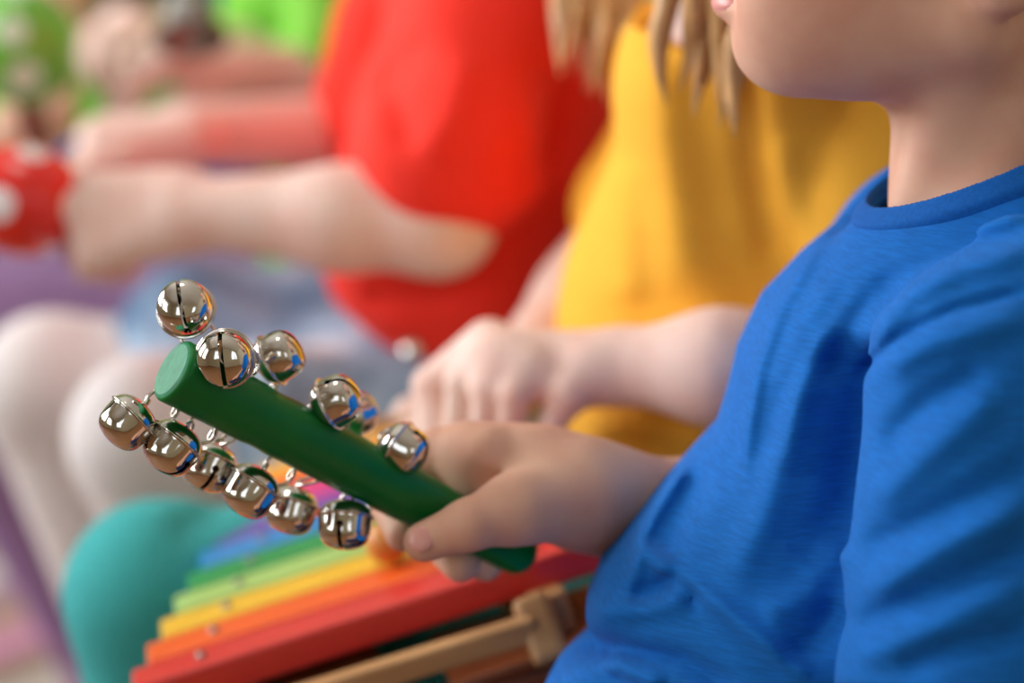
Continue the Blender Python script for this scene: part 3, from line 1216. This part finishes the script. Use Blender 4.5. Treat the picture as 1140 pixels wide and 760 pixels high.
for c_ in (co, co2):
    bm_ = bo.modifiers.new('b', 'BOOLEAN')
    bm_.object = c_
    bm_.operation = 'DIFFERENCE'
    bm_.solver = 'EXACT'
dg = bpy.context.evaluated_depsgraph_get()
bell_me = bpy.data.meshes.new_from_object(bo.evaluated_get(dg))
bell_me.name = 'bell'
for o in (bo, co, co2):
    bpy.data.objects.remove(o)
bm = bmesh.new()
bm.from_mesh(bell_me)
for f in bm.faces:
    f.smooth = True
for e in bm.edges:
    if len(e.link_faces) == 2 and e.calc_face_angle(0) > math.radians(40):
        e.smooth = False
bm.to_mesh(bell_me)
bm.free()
bell_me.materials.clear()
bell_me.materials.append(M['chrome'])

t_, u_ = frame_from((0, 0, 1))[:2]
top_loop = tube([np.array([0.0026 * math.cos(a), 0, 0.79 * RB + 0.0028 * math.sin(a)]) for a in np.linspace(-0.1, math.pi + 0.1, 12)], 0.0006, 8)
loop_me = from_arrays('bell_loop', *top_loop)
loop_me.materials.append(M['wire'])


def stick_point(c):
    t = float((c - tip) @ ax_s) / Ls
    t = min(max(t, 0.03), 0.95)
    return t, tip + ax_s * t * Ls


BELLS = [
    # u, v, depth offset from the stick axis, axis (right, down, away), slit roll, scale, where the eyelet sits along the stick
    (206, 343, 0.004, (-0.06, -0.30, -0.95), -12, 1.04, 0.075),
    (250, 400, -0.021, (0.02, 0.12, -0.99), -6, 1.04, 0.16),
    (309, 398, 0.006, (0.86, -0.46, -0.22), 80, 0.98, 0.25),
    (373, 447, -0.004, (0.86, -0.40, -0.25), 55, 1.0, 0.385),
    (393, 462, 0.026, (0.75, -0.2, 0.62), 70, 0.95, 0.44),
    (449, 499, -0.006, (0.82, 0.50, -0.22), 60, 0.98, 0.60),
    (143, 469, -0.002, (-0.68, 0.70, -0.22), 86, 1.0, 0.07),
    (193, 497, -0.006, (-0.60, 0.77, -0.22), 60, 1.04, 0.16),
    (234, 518, 0.012, (-0.36, 0.88, -0.30), 20, 1.0, 0.24),
    (280, 545, -0.006, (-0.52, 0.82, -0.22), 95, 1.04, 0.37),
    (325, 566, 0.012, (-0.26, 0.93, -0.22), 80, 1.0, 0.47),
    (384, 582, -0.006, (-0.06, 0.96, -0.27), -8, 1.04, 0.585),
]
for i, (u, v, dd, ax, roll, bs, te) in enumerate(BELLS):
    # depth of the axis at that eyelet
    q = tip + ax_s * te * Ls
    dq = to_px(q)[2]
    c = P(u, v, dq + dd)
    a = D(*ax)
    x, y, z = frame_from(-a, UPV if i < 2 else FWD)       # local +z goes to the loop
    cr, sr = math.cos(math.radians(roll)), math.sin(math.radians(roll))
    # the slit runs along local y; local x/y rotated by roll
    yy = x * cr + y * sr
    xx = np.cross(yy, z)
    b = bpy.data.objects.new('bell', bell_me)
    C.objects.link(b)
    Mx = Matrix(((xx[0] * bs, yy[0] * bs, z[0] * bs, c[0]), (xx[1] * bs, yy[1] * bs, z[1] * bs, c[1]), (xx[2] * bs, yy[2] * bs, z[2] * bs, c[2]), (0, 0, 0, 1)))
    b.parent = stick
    b.matrix_parent_inverse = stick.matrix_world.inverted()
    b.matrix_world = Mx
    bpy.context.view_layer.update()
    lp = bpy.data.objects.new('bell_loop', loop_me)
    C.objects.link(lp)
    lp.parent = b
    # ring between loop top and stick surface
    topp = c + z * (0.79 * RB + 0.0026) * bs
    out = nrm(topp - q - ax_s * ((topp - q) @ ax_s))
    sp_ = q + out * rad_at(te)
    gap = topp - sp_
    L = np.linalg.norm(gap)
    dirg = nrm(gap) if L > 1e-4 else out
    # screw eye on the stick
    eye_r = 0.0022
    ey, ex = out, nrm(np.cross(out, ax_s))
    ec = sp_ + out * (eye_r + 0.0012)
    ey_pts = [sp_ - out * 0.002] + [ec + eye_r * (-out * math.cos(t) + ex * math.sin(t)) for t in np.linspace(0, 2 * math.pi * 0.93, 16)]
    link('screw_eye', from_arrays('screw_eye', *tube(ey_pts, 0.00055, 8)), M['wire'], b)
    # ring
    rr = min(max(0.5 * float(np.linalg.norm(topp - ec)) + 0.0013, 0.0046), 0.0075)
    d1 = nrm(topp - ec)
    rcn = (topp + ec) / 2
    hint = D(0.25, 0.1, -1) if i not in (8, 10) else D(1, .2, -.3)
    n1 = nrm(hint - d1 * (hint @ d1))
    d2 = np.cross(n1, d1)
    rp = [rcn + rr * (d1 * math.cos(t) + d2 * math.sin(t) * 0.92) for t in np.linspace(0, 2 * math.pi, 32, endpoint=False)]
    link('ring', from_arrays('ring', *tube(rp, 0.00075, 8, closed=True)), M['wire'], b)
#XYLO
# ------------------------------------------------------------------ xylophone on the girl's lap
Bd = D(.955, -.30, .085)
Sd = D(-.19, -.25, .95)
Sd = nrm(Sd - Bd * (Sd @ Bd))
Nd = np.cross(Bd, Sd)
if Nd[2] < 0:
    Nd = -Nd
x0 = P(146, 766, 1.115)
xyl = empty('xylophone', x0, 'rainbow xylophone with a wooden frame on the lap of the girl in yellow', 'xylophone')
BARS = [('red', srgb(214, 52, 46)), ('orange', srgb(240, 98, 34)), ('yellow', srgb(236, 186, 48)), ('light green', srgb(164, 200, 110)), ('green', srgb(34, 150, 78)),
        ('blue', srgb(40, 136, 204)), ('purple', srgb(112, 84, 170)), ('pink', srgb(226, 72, 150)), ('orange red', srgb(240, 84, 36)), ('golden yellow', srgb(246, 180, 50))]
pitch_, Lr, cx_ = 0.0255, 0.232, 0.116
for i, (nm_, col) in enumerate(BARS):
    L = Lr - 0.0155 * i
    cen = x0 + Bd * cx_ + Sd * (pitch_ * i + 0.011) - Nd * 0.0085
    mt = mat_plain(nm_.replace(' ', '_') + '_lacquer', col, 0.35, noise=0.03, coat=0.2)
    b = link('bar', from_arrays('bar', *box_at(cen, (L, 0.0235, 0.0170), 0.0022, (Bd, Sd, Nd)), smooth=False), mt, xyl)
    b['label'] = nm_ + ' bar'
    for s in (-1, 1):
        pc = cen + Bd * s * (L / 2 - 0.034) + Nd * 0.0090
        V, F = lathe([(0, -.002), (0.0024, -.002), (0.0026, 0.0003), (0.0018, 0.0014), (0, 0.0018)], 16)
        link('pin', from_arrays('pin', *xform((V, F), pc, Bd, Sd, Nd)), M['screw'], b)
for s in (-1, 1):
    a = x0 + Bd * (cx_ + s * (Lr / 2 - 0.034)) - Sd * 0.012 - Nd * 0.026
    e = x0 + Bd * (cx_ + s * (Lr / 2 - 0.034 - 0.07)) + Sd * (pitch_ * 10 + 0.012) - Nd * 0.026
    dv = nrm(e - a)
    link('side_rail', from_arrays('side_rail', *box_at((a + e) / 2, (np.linalg.norm(e - a), 0.016, 0.022), 0.002, (dv, nrm(np.cross(Nd, dv)), Nd)), smooth=False), M['wood'], xyl)
link('under_bar_shade', from_arrays('under_bar_shade', *box_at(x0 + Bd * (cx_ - .045) + Sd * (pitch_ * 5 + .004) - Nd * .042, (Lr - .150, pitch_ * 10 - .02, .020), .002, (Bd, Sd, Nd)), smooth=False), M['wood_brown'], xyl)['label'] = 'brown box added as shade under the bars'  # added brown box so the shaded gap under the bars looks dark
ra, rb_ = P(160, 832, 1.10), P(598, 697, 1.108)
dv = nrm(rb_ - ra)
yv = nrm(Sd - dv * (Sd @ dv))
link('end_rail', from_arrays('end_rail', *box_at((ra + rb_) / 2, (np.linalg.norm(rb_ - ra), 0.010, 0.0125), 0.002, (dv, yv, np.cross(dv, yv))), smooth=False), M['wood'], xyl)
for (pa, pb) in ((P(588, 664, 1.116), P(616, 738, 1.105)), (P(150, 806, 1.11), P(165, 880, 1.10))):
    dv = nrm(pb - pa)
    yv = nrm(Sd - dv * (Sd @ dv))
    link('foot', from_arrays('foot', *box_at((pa + pb) / 2, (np.linalg.norm(pb - pa), 0.014, 0.0175), 0.004, (dv, yv, np.cross(dv, yv))), smooth=False), M['wood'], xyl)

# brown wooden box beside the xylophone's end
bxo = empty('wooden_box', P(640, 800, 1.19), 'brown wooden box behind the end post of the xylophone', 'box')
bxr, bxs = D(.94, -.3, .12), None
up_ = nrm(Nd - bxr * (Nd @ bxr))
link('body', from_arrays('body', *box_at(P(640, 764, 1.160) + up_ * .010, (0.112, 0.060, 0.036), 0.004, (bxr, np.cross(up_, bxr), up_)), smooth=False), M['wood_brown'], bxo)
link('lid', from_arrays('lid', *box_at(P(640, 764, 1.160) + up_ * 0.0318, (0.116, 0.064, 0.007), 0.002, (bxr, np.cross(up_, bxr), up_)), smooth=False), M['wood_brown'], bxo)


def mallet(head, end, label, r=0.0105):
    o = empty('mallet', head, label, 'mallet', 'xylophone mallets')
    dv = nrm(end - head)
    x, y, z = frame_from(dv)
    n = 18
    pr = [(0, -r)] + [(r * math.sin(t), -r * math.cos(t)) for t in np.linspace(0.15, math.pi - 0.15, n)] + [(0, r)]
    link('head', from_arrays('head', *xform(lathe(pr, 28), head, x, y, z)), M['mallet'], o)
    link('handle', from_arrays('handle', *tube([head + dv * r * 0.8, (head + end) / 2, end], [0.0031, 0.0034, 0.0036], 12)), M['wood'], o)


mallet(P(430, 603, 1.17), P(585, 500, 1.255), 'wooden mallet with a round orange-brown head above the green bar')
mallet(P(352, 476, 1.30), P(545, 462, 1.30), 'pale wooden mallet lying level just above the green stick')

#GIRL
# ------------------------------------------------------------------ girl in yellow
girl = empty('person', (0.13, 0.27, 0.012), 'girl in a yellow T-shirt with long fair hair and teal trousers', 'person')
G = dict(hipN=np.array([.14, .222, .40]), hipF=np.array([.14, .330, .405]), knN=P(330, 868, 1.222), knF=P(178, 662, 1.30))
G['anN'] = G['knN'] * [1, 1, 0] + [0.03, 0, 0.085]
G['anF'] = G['knF'] * [1, 1, 0] + [0.03, 0, 0.085]
B = Field()
gN, gF = P(985, 30, 1.215), P(860, 30, 1.36)
gel, gwr = P(985, 412, 1.190), P(698, 408, 1.195)
fel, fwr = P(655, 335, 1.375), P(560, 438, 1.325)
B.u(ecap((.135, .295, .62), (.145, .285, .44), .068, .080, (1, 0, 0), .72), 0.03)
B.u(cap((.12, .265, .66), (.115, .265, .80), .042, .040), 0.02)
B.chain([(.12, .265, .69), gN], [.042, .034], .03)
B.chain([(.12, .265, .69), gF], [.042, .034], .03)
B.chain([gN, gel], [.034, .031], .02)
B.u(cap(gel, P(800, 409, 1.182), .031, .0265), .015)
B.u(cap(P(800, 409, 1.182), gwr, .0265, .0190), .015)
B.chain([gF, fel], [.034, .029], .02)
B.chain([fel, fwr], [.029, .020], .015)
legs_body(B, G)
B.u(cap(G['hipN'], G['hipF'], .07, .07), .03)
# near hand: knuckles to the front, fingers hanging down over the instrument
B.u(ecap(P(690, 404, 1.205), P(560, 408, 1.205), .0185, .0200, D(0.1, -.75, -.65), .85), .012)
B.u(cap(P(655, 415, 1.195), P(634, 436, 1.188), .0160, .0110), .010)
B.u(cap(P(634, 436, 1.188), P(612, 478, 1.190), .0085, .0070), .005)
for (a, b, c, r) in (((545, 385, 1.222), (482, 430, 1.232), (486, 500, 1.222), .0108), ((560, 400, 1.207), (515, 425, 1.208), (508, 500, 1.212), .0088),
                     ((575, 408, 1.198), (545, 432, 1.193), (536, 505, 1.202), .0086), ((592, 415, 1.192), (573, 438, 1.185), (566, 500, 1.195), .0078)):
    B.u(cap(P(*a), P(*b), r * 1.3, r), .008)
    B.u(cap(P(*b), P(*c), r, r * .85), .0025)
hand(B, fwr, D(-.9, .4, 0), D(0, -.8, .5), D(-.2, 0, -1), .95, (60, 60, 40))
A = head_field(B, (.10, .265, .90), (-1, 0, -.05), .98)
link('body', mesh_field('body', B, (-.32, .08, .0), (.26, .42, 1.02), .0023), M['skin_pink'], girl)['label'] = 'fair pinkish skin'
eyes(girl, A, (-1, 0, -.05), .98)
S = Field()
gst = []
for v, uf, ub, ry in [(10, 730, 1000, .085), (50, 712, 1020, .100), (100, 700, 1035, .108), (160, 684, 1040, .112), (230, 655, 1045, .114), (300, 634, 1045, .115), (360, 622, 1045, .116), (430, 615, 1045, .118), (500, 618, 1045, .12), (570, 625, 1045, .122)]:
    a, b = P(uf, v, 1.27), P(ub, v, 1.27)
    gst.append((a[2], (a[0] + b[0]) / 2, .295, (b[0] - a[0]) / 2, ry - .018))
S.u(loft(gst, 2.2), .02)
S.chain([(.12, .265, .70), gN], [.055, .046], .03)
S.chain([(.12, .265, .70), gF], [.055, .046], .03)
S.u(cap(gN, P(990, 300, 1.208), .046, .048), .008)
S.u(cap(gF, fel + (gF - fel) * .35, .045, .046), .012)
S.s(cap((.115, .265, .72), (.112, .265, .85), .052, .056), .006)
gf = [ridge([(832, 60), (840, 180), (862, 300)], -.006, 13, None, 1.35), ridge([(770, 60), (775, 160), (800, 260), (845, 350)], -.0035, 24, None, 1.30), ridge([(735, 60), (745, 180), (760, 330)], .005, 24, None, 1.30),
      ridge([(690, 180), (695, 260), (700, 340)], .004, 16, None, 1.30), ridge([(870, 150), (880, 230), (905, 290)], .004, 16, None, 1.30),
      ridge([(650, 480), (720, 470), (790, 490)], .003, 12, None, 1.30)]
S.mods.append(lambda p, d: d - sum(g(p) for g in gf) - .0015 * np.sin(p[..., 0] * 90 + p[..., 2] * 30))
link('t_shirt', mesh_field('t_shirt', S, (-.02, .08, .44), (.30, .44, .80), .003), M['yellow'], girl)['label'] = 'yellow T-shirt'
TF = legs_cloth(G, .010, r_knee=.050)
tf = [ridge([(190, 600), (260, 560), (360, 530)], -.004, 14, None, 2.0), ridge([(230, 640), (300, 590), (380, 560)], -.0035, 12, None, 2.0)]
TF.mods.append(lambda p, d: d - sum(g(p) for g in tf))
link('trousers', mesh_field('trousers', TF, (-.30, .05, .02), (.32, .46, .58), .0032), M['teal'], girl)['label'] = 'teal trousers'
shoe(girl, G['anN'], M['shoe'], 0)
shoe(girl, G['anF'], M['shoe'], 0)
HF = Field().u(ell(A(-.016, 0, .022), (.092, .079, .085)), .02).u(ell(A(-.055, 0, -.06), (.05, .072, .08)), .03)
HF.s(ell(A(.075, 0, -.045), (.05, .06, .075)), .01)
HF.mods.append(lambda p, d: d - .002 * np.sin(p[..., 1] * 220 + 2 * np.sin(p[..., 2] * 50)))
hair = link('hair', mesh_field('hair', HF, A(-.16, -.12, -.2), A(.12, .12, .15) if False else np.array(A(-.16, 0, 0)) + [.34, .14, .16], .004) if False else mesh_field('hair', HF, (-.03, .15, .76), (.25, .38, 1.03), .004), M['hair_blond'], girl)
locks = []
hr = random.Random(3)


def lock_group(top, mids, ends, n, r, spread):
    for i in range(n):
        f = i / max(n - 1, 1)
        e0, e1_ = ends
        end = np.array(e0) * (1 - f) + np.array(e1_) * f + np.array([hr.uniform(-.008, .008), hr.uniform(-.01, .01), hr.uniform(-.016, .016)])
        m0, m1 = mids
        mid = np.array(m0) * (1 - f) + np.array(m1) * f + np.array([hr.uniform(-.006, .006), hr.uniform(-.008, .008), 0])
        t0, t1 = top
        tp = np.array(t0) * (1 - f) + np.array(t1) * f
        q = mid * .35 + end * .65 + np.array([hr.uniform(-.006, .006), hr.uniform(-.005, .005), 0])
        pts = catmull([tp, mid, q, end], 7)
        nn = len(pts)
        locks.append(tube(pts, [r * (0.9 + .35 * math.sin(3.1 * k / nn)) * (1 if k < nn - 8 else max(.12, (nn - 1 - k) / 8)) for k in range(nn)], 8, flat=.6))


# near side of the head, falling onto the chest
lock_group((A(.03, -.07, .02), A(-.03, -.075, .0)), (P(748, -80, 1.16), P(850, -70, 1.135)), (P(752, 108, 1.165), P(830, 120, 1.135)), 12, .0080, 1)
# far side, hanging forward over the shoulder
lock_group((A(.04, .05, .02), A(.02, .07, .0)), (P(640, -70, 1.345), P(715, -70, 1.33)), (P(630, 88, 1.335), P(706, 112, 1.325)), 11, .0062, 1)
lock_group((A(-.06, -.06, 0), A(-.08, .06, 0)), (A(-.085, -.07, -.12), A(-.09, .07, -.12)), (A(-.10, -.07, -.24), A(-.10, .06, -.25)), 12, .0085, 1)
link('hair_locks', from_arrays('hair_locks', *merge(*locks)), M['hair_blond'], hair)
chair((.175, .275, 0), 'pale wooden chair under the girl in yellow', M['wood_chair'], seat_z=.300)

#RED
# ------------------------------------------------------------------ child in red
redc = empty('person', (-.03, .55, .012), 'child in a red T-shirt, denim skirt and white tights holding a red maraca', 'person')
R = dict(hipN=np.array([.0, .49, .43]), hipF=np.array([.0, .61, .43]), knN=P(168, 486, 1.49), knF=P(58, 432, 1.63))
R['anN'] = R['knN'] * [1, 1, 0] + [.11, 0, .085]
R['anF'] = R['knF'] * [1, 1, 0] + [.11, 0, .085]
B = Field()
rN, rF = P(575, -70, 1.435), P(480, -60, 1.66)
rel, rwr = P(488, 244, 1.40), P(205, 236, 1.425)
rfe, rfw = P(405, 150, 1.70), P(215, 150, 1.635)
B.u(ecap((-.015, .55, .62), (.0, .55, .44), .080, .085, (1, 0, 0), .72), .03)
B.u(cap((-.01, .55, .68), (-.015, .55, .82), .042, .040), .02)
B.chain([(-.01, .55, .72), rN], [.042, .034], .03)
B.chain([(-.01, .55, .72), rF], [.042, .034], .03)
B.chain([rN, rel], [.034, .0300], .02)
B.chain([rel, P(380, 243, 1.405), rwr], [.0295, .0275, .0205], .02)
B.chain([rF, rfe], [.034, .029], .02)
B.chain([rfe, rfw], [.0300, .0225], .02)
legs_body(B, R)
B.u(cap(R['hipN'], R['hipF'], .07, .07), .03)
# near fist gripping the maraca handle
g_ax = nrm(P(20, 222, 1.45) - P(130, 272, 1.42))
hand(B, rwr + (rwr - rel) * 0, D(-1, .12, .05), D(0.1, -.35, -.93), D(-.2, -.9, .3), 1.08, (62, 80, 45), 0, tdir=D(-.8, -.1, .5))
hand(B, rfw, D(-1, .02, -.05), D(0, -.95, -.3), D(-.3, -.2, -1), 1.15, (35, 55, 40), 3, tdir=D(-.9, .2, -.5))
A = head_field(B, (-.035, .55, .925), (-1, 0, -.1), .98)
link('body', mesh_field('body', B, (-.42, .35, .0), (.14, .78, 1.05), .003), M['skin_pink'], redc)['label'] = 'fair skin'
eyes(redc, A, (-1, 0, -.1), .98)
S = Field()
rst = []
for v, uf, ub, ry in [(-40, 440, 690, .090), (0, 428, 700, .104), (60, 410, 705, .112), (130, 385, 705, .115), (200, 368, 700, .116), (260, 358, 690, .117), (305, 352, 680, .118), (340, 362, 672, .118), (375, 400, 665, .12), (400, 430, 660, .115)]:
    a, b = P(uf, v, 1.49), P(ub, v, 1.49)
    rst.append((a[2], (a[0] + b[0]) / 2, .545, (b[0] - a[0]) / 2, ry))
S.u(loft(rst, 2.2), .02)
S.chain([(-.01, .55, .73), rN], [.055, .046], .03)
S.chain([(-.01, .55, .73), rF], [.055, .046], .03)
S.u(cap(rN, P(505, 172, 1.405), .048, .056), .008)
S.u(cap(rF, P(425, 130, 1.69), .046, .052), .008)
S.s(cap((-.015, .55, .755), (-.018, .55, .85), .052, .056), .006)
rf_ = [ridge([(470, 40), (440, 100), (460, 170)], -.006, 12, None, 1.52), ridge([(520, 60), (500, 130), (470, 175)], .006, 16, None, 1.52), ridge([(600, 60), (610, 160), (560, 210)], -.008, 16, None, 1.52),
       ridge([(560, 300), (480, 330), (400, 330)], -.004, 12, None, 1.52)]
S.mods.append(lambda p, d: d - sum(g(p) for g in rf_) - .0018 * np.sin(p[..., 0] * 70 + p[..., 2] * 50))
link('t_shirt', mesh_field('t_shirt', S, (-.20, .36, .47), (.14, .76, .84), .0035), M['red'], redc)['label'] = 'red T-shirt'
TF = legs_cloth(R, .0, r_knee=.050)
link('tights', mesh_field('tights', TF, (-.46, .36, .02), (.14, .76, .58), .004), M['tights'], redc)['label'] = 'white tights'
SK = Field()
kn = R['hipN'] + (R['knN'] - R['hipN']) * .62
kf = R['hipF'] + (R['knF'] - R['hipF']) * .66
SK.u(cap(R['hipN'] + [0, 0, .012], kn + [0, 0, .006], .074, .063), .03)
SK.u(cap(R['hipF'] + [0, 0, .035], kf + [0, 0, .028], .076, .066), .03)
SK.u(ecap(R['hipN'] + [-.02, 0, .03], R['hipF'] + [-.02, 0, .03], .08, .08, (0, 0, 1), .9), .03)
SK.u(cap((kn + R['hipN']) / 2 + [0, .01, .02], (kf + R['hipF']) / 2 + [0, -.01, .02], .05, .05), .04)
SK.mods.append(lambda p, d: d - .004 * np.sin(p[..., 0] * 60 + p[..., 1] * 90) * np.sin(p[..., 1] * 55 + 1))
skirt = link('skirt', mesh_field('skirt', SK, (-.36, .36, .30), (.14, .76, .60), .0035), M['denim'], redc)
skirt['label'] = 'washed denim skirt'
pc = P(458, 388, 1.395)
V, F = lathe([(0, -.003), (.006, -.003), (.0065, .0), (.005, .0022), (0, .003)], 20)
link('button', from_arrays('button', *xform((V, F), pc, *frame_from(D(-.25, -.55, -.8)))), M['chrome'], skirt)
for a_ in ('anN', 'anF'):
    shoe(redc, R[a_], M['shoe'], 0)
HF = Field().u(ell(A(-.014, 0, .024), (.092, .078, .084)), .02).u(ell(A(-.05, 0, -.03), (.05, .07, .07)), .03)
HF.s(ell(A(.08, 0, -.05), (.05, .062, .085)), .01)
link('hair', mesh_field('hair', HF, (-.18, .42, .80), (.12, .68, 1.06), .004), M['hair_brown'], redc)
chair((.055, .55, 0), 'pale wooden chair under the child in red', M['wood_chair'])

#MARACAS


def maraca(head, hdir, end, mat, hmat, label, R1, group='polka dot maracas'):
    o = empty('maraca', head, label, 'maraca', group)
    z = nrm(end - head)
    x, y, _ = frame_from(z)
    pr = [(0, -1.12), (.30, -1.07), (.58, -.90), (.80, -.63), (.95, -.28), (1.0, .08), (.95, .42), (.80, .72), (.58, .95), (.36, 1.10), (.28, 1.16), (0, 1.18)]
    pr = [(max(0, a), b) for a, b in catmull([np.array(q) for q in pr], 4)]
    pr[0], pr[-1] = (0, pr[0][1]), (0, pr[-1][1])
    V, F = lathe(pr, 40)
    me = from_arrays('head', np.array(V) * R1, F)
    h = link('head', me, mat, o)
    bpy.context.view_layer.update()
    h.matrix_world = Matrix(((x[0], y[0], z[0], head[0]), (x[1], y[1], z[1], head[1]), (x[2], y[2], z[2], head[2]), (0, 0, 0, 1)))
    link('handle', from_arrays('handle', *tube([head + z * R1 * 1.1, (head + z * R1 * 1.1 + end) / 2, end], [.010, .0085, .0098], 16)), hmat, o)


maraca(P(22, 222, 1.44), None, P(122, 252, 1.425), M['maraca_red'], M['handle_red'], 'red maraca with white dots in the fist of the child in red', .034)
maraca(P(24, 50, 1.735), None, P(42, 176, 1.80), M['maraca_green'], M['handle_red'], 'green maraca with pale dots and a dark red handle', .040)
cst = empty('castanet', P(78, 182, 1.62), 'blue castanet under the far hand of the child in red', 'castanet')
for s in (-1, 1):
    V, F = lathe([(0, -.009), (.010, -.008), (.0175, -.004), (.020, .0), (.0185, .0012), (0, .0006)], 28)
    n_ = D(.7 * s, .5 * s, -.5 * s)
    link('shell', from_arrays('shell', *xform((V, F), P(78, 184, 1.62) - n_ * -.0015 * 0 - n_ * .002, *frame_from(-n_))), M['blue_plastic'], cst)
link('cord', from_arrays('cord', *tube([P(92, 166, 1.62), P(100, 158, 1.62), P(104, 150, 1.625)], .0016, 8)), M['navy'], cst)

#FAR
# ------------------------------------------------------------------ further children


def far_child(name_label, torso, knees, near, far, shirt, trous, skin, hairm, chair_label, shirt_l, trous_l, hs=1.0):
    """torso=(x,y) ; near/far = (shoulder, elbow, wrist, curl)"""
    x, y = torso
    o = empty('person', (x, y, .012), name_label, 'person')
    Jd = dict(hipN=np.array([x + .01, y - .06, .42]), hipF=np.array([x + .01, y + .06, .42]), knN=knees[0], knF=knees[1])
    Jd['anN'] = Jd['knN'] * [1, 1, 0] + [.17, 0, .085]
    Jd['anF'] = Jd['knF'] * [1, 1, 0] + [.17, 0, .085]
    B = Field()
    B.u(ecap((x - .015, y, .60), (x, y, .44), .080, .085, (1, 0, 0), .72), .03)
    B.u(cap((x - .01, y, .66), (x - .015, y, .80), .042, .040), .02)
    for sh, el, wr in (near, far):
        B.chain([(x - .01, y, .69), sh, el, wr], [.042, .034, .030, .022], .02)
        f = nrm(np.asarray(wr) - np.asarray(el))
        hand(B, wr, f, D(0, -.9, -.4), D(-.2, -.2, -1), 1.1 * hs, (40, 60, 40), 3)
    legs_body(B, Jd)
    B.u(cap(Jd['hipN'], Jd['hipF'], .07, .07), .03)
    A = head_field(B, (x - .03, y, .90), (-1, 0, -.05), .98)
    allp = [Jd['knN'], Jd['knF'], near[2], far[2], near[0], far[0], (x, y - .1, 0), (x, y + .1, 1.0)]
    lo, hi = bounds(allp, .13)
    lo[2] = 0
    link('body', mesh_field('body', B, lo, hi, .004), skin, o)
    eyes(o, A, (-1, 0, -.05), .98)
    S = Field()
    S.u(loft([(.46, x, y, .095, .118), (.56, x - .005, y, .092, .116), (.66, x - .005, y, .082, .108), (.70, x - .005, y, .065, .09)], 2.2), .02)
    for sh, el, wr in (near, far):
        S.chain([(x - .01, y, .70), sh, np.asarray(sh) + (np.asarray(el) - np.asarray(sh)) * .62], [.052, .045, .050], .02)
    S.s(cap((x - .012, y, .73), (x - .014, y, .85), .052, .056), .006)
    S.mods.append(lambda p, d: d - .002 * np.sin(p[..., 0] * 60 + p[..., 2] * 50))
    link('t_shirt', mesh_field('t_shirt', S, lo, hi, .005), shirt, o)['label'] = shirt_l
    TF = legs_cloth(Jd, .009)
    link('trousers', mesh_field('trousers', TF, lo, hi, .006), trous, o)['label'] = trous_l
    for a_ in ('anN', 'anF'):
        shoe(o, Jd[a_], M['shoe'], 0)
    HF = Field().u(ell(A(-.014, 0, .024), (.092, .078, .084)), .02).u(ell(A(-.05, 0, -.03), (.05, .07, .07)), .03)
    HF.s(ell(A(.08, 0, -.05), (.05, .062, .085)), .01)
    link('hair', mesh_field('hair', HF, (x - .18, y - .14, .78), (x + .12, y + .14, 1.03), .005), hairm, o)
    chair((x + .095, y, 0), chair_label, M['wood_chair'])
    return o


far_child('child in a lime green T-shirt and lilac trousers beyond the child in red', (-.10, .92),
          (P(-75, 356, 1.88), P(-95, 326, 2.0)),
          (P(395, -60, 1.83), P(385, 100, 1.83), P(255, 78, 1.78)),
          (P(330, -60, 2.02), P(300, 76, 1.985), P(205, 46, 1.91)),
          M['lime'], M['lilac'], M['skin_pink'], M['hair_dark'], 'pale wooden chair under the child in lime green', 'lime green T-shirt', 'lilac trousers')
far_child('child in a navy T-shirt and grass green trousers at the far end of the row', (-.20, 1.27),
          (P(40, 110, 2.30), P(10, 90, 2.42)),
          (P(195, -130, 2.20), P(72, -40, 2.09), P(48, 98, 1.90)),
          (P(230, -120, 2.5), P(150, -20, 2.5), P(60, 10, 2.46)),
          M['navy'], M['grass'], M['skin_tan'], M['hair_brown'], 'pale wooden chair under the child in navy', 'navy T-shirt', 'grass green trousers')
# silver hand bell held by the child in lime
hb = empty('hand_bell', P(212, 22, 1.72), 'silver hand bell held in front of the child in lime green', 'bell')
hz = D(.1, .9, -.35)
pr = [(0, -.012), (.009, -.0115), (.014, -.006), (.0165, .004), (.020, .016), (.026, .026), (.0275, .029), (.0255, .0285), (.018, .016), (.0145, .004), (0, -.006)]
link('cup', from_arrays('cup', *xform(lathe(pr, 32), P(211, 4, 1.71), *frame_from(hz))), M['screw'], hb)
link('grip', from_arrays('grip', *tube([P(211, 4, 1.71) - hz * .011, P(211, 4, 1.71) - hz * .035, P(211, 4, 1.71) - hz * .06], [.006, .008, .007], 14)), M['wood'], hb)

#CAMERA
cam = bpy.data.cameras.new('camera')
cam.lens = 85
cam.sensor_width = 36
cam.clip_start = 0.05
cam.dof.use_dof = True
cam.dof.focus_distance = 0.96
cam.dof.aperture_fstop = 2.95
co = bpy.data.objects.new('camera', cam)
C.objects.link(co)
co.location = CAM
co.rotation_euler = (math.radians(90) - PITCH, 0, 0)
sc_ = bpy.context.scene
sc_.camera = co
sc_.view_settings.view_transform = 'Standard'
sc_.view_settings.look = 'None'
sc_.view_settings.gamma = 1
sc_.view_settings.use_curve_mapping = False
sc_.view_settings.exposure = 0.0
sc_.cycles.use_denoising = True
sc_.cycles.max_bounces = 8
sc_.cycles.sample_clamp_indirect = 6
